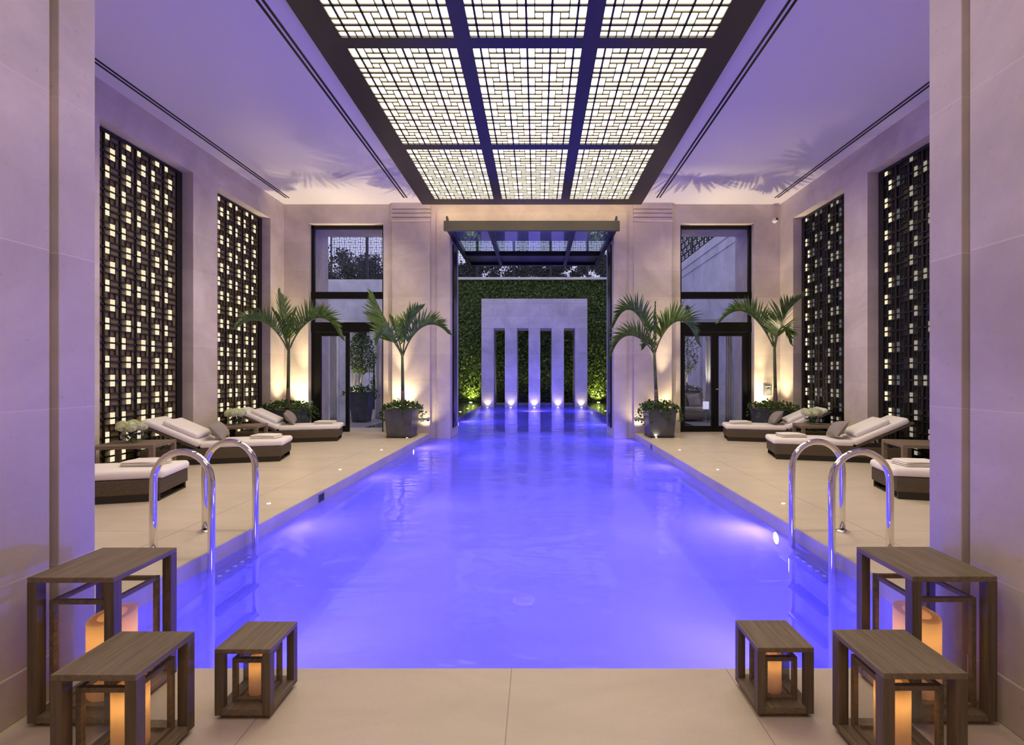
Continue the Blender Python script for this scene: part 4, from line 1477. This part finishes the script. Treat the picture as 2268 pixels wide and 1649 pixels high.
def curtain(label, x0, x1, y, h, seed, pinch=0.0):
    R = random.Random(seed)
    b = MB()
    nx, nz = 36, 14
    for k in range(nz + 1):
        f = k / nz
        sq = 1 - pinch * math.exp(-((f - 0.42) / 0.16) ** 2)
        for i in range(nx + 1):
            u = i / nx
            xm = (x0 + x1) / 2 + (x0 - x1) * 0.2 * pinch * math.exp(-((f - 0.42) / 0.2) ** 2)
            b.v.append((xm + (x0 + (x1 - x0) * u - (x0 + x1) / 2) * sq, y + 0.055 * sin(u * 22 + seed) * (0.6 + 0.4 * f) + 0.01 * sin(f * 7), 0.004 + f * h))
    for k in range(nz):
        for i in range(nx):
            a = k * (nx + 1) + i
            b.f.append((a, a + 1, a + nx + 2, a + nx + 1))
    o = b.build('curtain', 'curtain_cloth', smooth=True)
    o.modifiers.new('thick', 'SOLIDIFY').thickness = 0.006
    tag(o, label, 'curtain', 'white cabana curtains outside')


curtain('white outdoor curtain left of the potted tree, seen through the open left door', -5.98, -5.45, 15.5, 3.1, 1, 0.25)
curtain('white outdoor curtain right of the potted tree, seen through the open left door', -5.28, -4.72, 15.9, 2.6, 2, 0.1)
curtain('white outdoor curtain behind the closed leaf of the left door', -6.32, -6.1, 14.9, 2.9, 3, 0.0)
curtain('tied white outdoor curtain behind the left leaf of the right door', 5.55, 5.95, 15.5, 2.75, 4, 0.3)
curtain('white outdoor curtain behind the right leaf of the right door', 5.98, 6.22, 14.9, 2.9, 5, 0.0)
for s, lb in ((-1, 'pale cabana frame of posts and beam outside the left door'), (1, 'pale cabana frame of posts and beam outside the right door')):
    t = thing('cabana_frame', lb, 'cabana', (s * 5.6, 16.6, 0))
    for (dx, dy) in ((-1.0, -0.7), (0.93, -0.7), (-1.0, 2.2), (0.93, 2.2)):
        b = MB(); b.box(dx, dx + 0.12, dy, dy + 0.12, 0, 3.1); b.build('post', 'court_stone', t)
    b = MB(); b.box(-1.05, 1.1, -0.72, -0.56, 3.1, 3.3); b.box(-1.05, 1.1, 2.18, 2.34, 3.1, 3.3); b.box(-1.05, -0.9, -0.56, 2.18, 3.1, 3.3); b.box(0.95, 1.1, -0.56, 2.18, 3.1, 3.3)
    b.build('roof_beam', 'court_stone', t)
lamp('SPOT', 'curtain_fill_spot', (-5.72, 15.05, 0.08), 70, (1, 0.88, 0.70), 0.05, spot=radians(80), blend=1.0, aim=(-5.72, 15.5, 1.8))  # added spots that brighten the curtains on both sides
lamp('SPOT', 'curtain_fill_spot', (5.72, 15.05, 0.9), 60, (1, 0.88, 0.70), 0.05, spot=radians(80), blend=1.0, aim=(5.74, 15.5, 2.2))
# clipped hedge behind the left cabana
t = thing('hedge', 'dark clipped hedge behind the potted tree, seen through the open left door', 'hedge', (-5.5, 20.5, 0))
b = MB(); b.box(-1.4, 1.0, 0, 0.7, 0, 2.3); b.build('hedge_core', 'hedge_dark', t)
R = random.Random(3)
b = MB(); leaf_cloud(b, [(R.uniform(-1.45, 1.05), R.uniform(-0.06, 0.0), R.uniform(0, 2.35)) for _ in range(1800)] + [(R.uniform(-1.45, 1.05), R.uniform(0, 0.7), 2.3 + R.uniform(0, 0.06)) for _ in range(400)], 0.1, (0, -1, 0.4), 0.8, R)
b.build('hedge_leaves', 'ivy_wall_leaf', t)
# outdoor sofa
t = thing('outdoor_sofa', 'dark outdoor sofa with cushions seen through the right door', 'sofa', (5.05, 15.3, 0))
b = MB(); b.box(-0.65, 0.45, -0.4, 0.4, 0.05, 0.30); b.build('sofa_base', 'sofa_cloth', t, bevel=0.03, bseg=3)
b = MB(); b.box(-0.62, 0.42, -0.4, 0.22, 0.30, 0.44); b.build('seat_cushion', 'sofa_cushion', t, bevel=0.05, bseg=4)
b = MB(); b.box(-0.65, 0.45, 0.22, 0.4, 0.30, 0.86); b.build('sofa_back', 'sofa_cloth', t, bevel=0.04, bseg=3)
for (dx, mt, lb) in ((-0.35, 'sofa_cloth', 'dark square cushion standing on the outdoor sofa'), (0.12, 'sofa_cushion', 'pale square cushion standing on the outdoor sofa')):
    o = pillow_mb(0.42, 0.42, 0.14).build('sofa_pillow', mt, smooth=True)
    o.matrix_world = Matrix.Translation((5.05 + dx, 15.36, 0.635)) @ Matrix.Rotation(radians(75), 4, 'X') @ Matrix.Rotation(radians(8), 4, 'Z')
    tag(o, lb, 'cushion')
t = thing('garden_lamp', 'small glowing white cylinder lamp beside the outdoor sofa', 'lamp', (5.33, 14.75, 0))
b = MB(); b.lathe([(0.10, 0), (0.10, 0.02), (0.012, 0.03), (0.012, 0.42), (0.03, 0.43)], 18, (0, 0, 0), True, True); b.build('lamp_stand', 'grey_metal', t, smooth=True)
b = MB(); b.lathe([(0.085, 0.40), (0.09, 0.41), (0.09, 0.62), (0.085, 0.63)], 24, (0, 0, 0), True, True); b.build('lamp_shade', 'lamp_lavender', t, smooth=True)

# ------------------------------------------------------------------ lights of the room and added fill
WARM = (1.0, 0.80, 0.50)
for s in (-1, 1):
    # uplights on the floor behind the planters
    for (x, y, p, ax) in ((3.02 - 0.38, 11.72, 34, 0.0), (3.02 + 0.34, 11.72, 30, 0.0)):
        lamp('SPOT', 'wall_uplight', (s * x, y, 0.06), p, WARM, 0.03, spot=radians(120), blend=1.0, aim=(s * (x + ax), y + 0.13, 2.0))
    lamp('SPOT', 'palm_uplight', (s * 3.2, 11.74, 0.5), 200, WARM, 0.02, spot=radians(100), blend=1.0, aim=(s * 3.2, 11.66, 5.0))
    lamp('SPOT', 'palm_uplight', (s * 5.75, 11.78, 0.9), 420, WARM, 0.015, spot=radians(44), blend=1.0, aim=(s * 5.5, 11.55, 5.7))
    lamp('SPOT', 'palm_uplight', (s * 3.15, 11.72, 0.9), 420, WARM, 0.015, spot=radians(44), blend=1.0, aim=(s * 3.6, 11.5, 5.7))
    for x in (5.42, 5.98):
        lamp('SPOT', 'wall_uplight', (s * x, 11.68, 0.70), 34, WARM, 0.03, spot=radians(115), blend=1.0, aim=(s * x, 11.72, 3.0))
    lamp('SPOT', 'palm_uplight', (s * 5.72, 11.8, 0.5), 200, WARM, 0.02, spot=radians(100), blend=1.0, aim=(s * 5.7, 11.66, 5.0))
for s in (-1, 1):
    for y in (4.2, 6.4, 8.6, 10.6):
        lamp('SPOT', 'hall_fill_spot', (s * 3.05, y, ZC - 0.02), 250, (1, 0.83, 0.60), 0.12, spot=radians(125), blend=1.0, aim=(s * 5.6, y, 0))  # added warm fill for walls and loungers; the slots hold no lamps
lamp('AREA', 'passage_fill', (0, 0.6, 3.85), 42, (1, 0.80, 0.52), 1.6, aim=(0, 0.6, 0), size_y=2.4)  # added warm fill under the passage ceiling, no fixture there

w = bpy.data.worlds.new('sky')
SC.world = w
w.use_nodes = True
bg = w.node_tree.nodes['Background']
bg.inputs['Color'].default_value = (0.66, 0.66, 1.0, 1)
bg.inputs['Strength'].default_value = 1.15

# ------------------------------------------------------------------ view and sampling
SC.view_settings.view_transform = 'Standard'
SC.view_settings.look = 'None'
SC.view_settings.exposure = 0.0
SC.view_settings.gamma = 1.0
SC.view_settings.use_curve_mapping = False
cy = SC.cycles
cy.max_bounces = 8
cy.adaptive_threshold = 0.015
cy.diffuse_bounces = 4
cy.glossy_bounces = 4
cy.transmission_bounces = 6
cy.transparent_max_bounces = 24
cy.sample_clamp_indirect = 6.0
cy.caustics_reflective = False
cy.caustics_refractive = False
cy.use_denoising = True
try:
    cy.denoiser = 'OPENIMAGEDENOISE'
    cy.denoising_input_passes = 'RGB_ALBEDO_NORMAL'
except Exception:
    pass
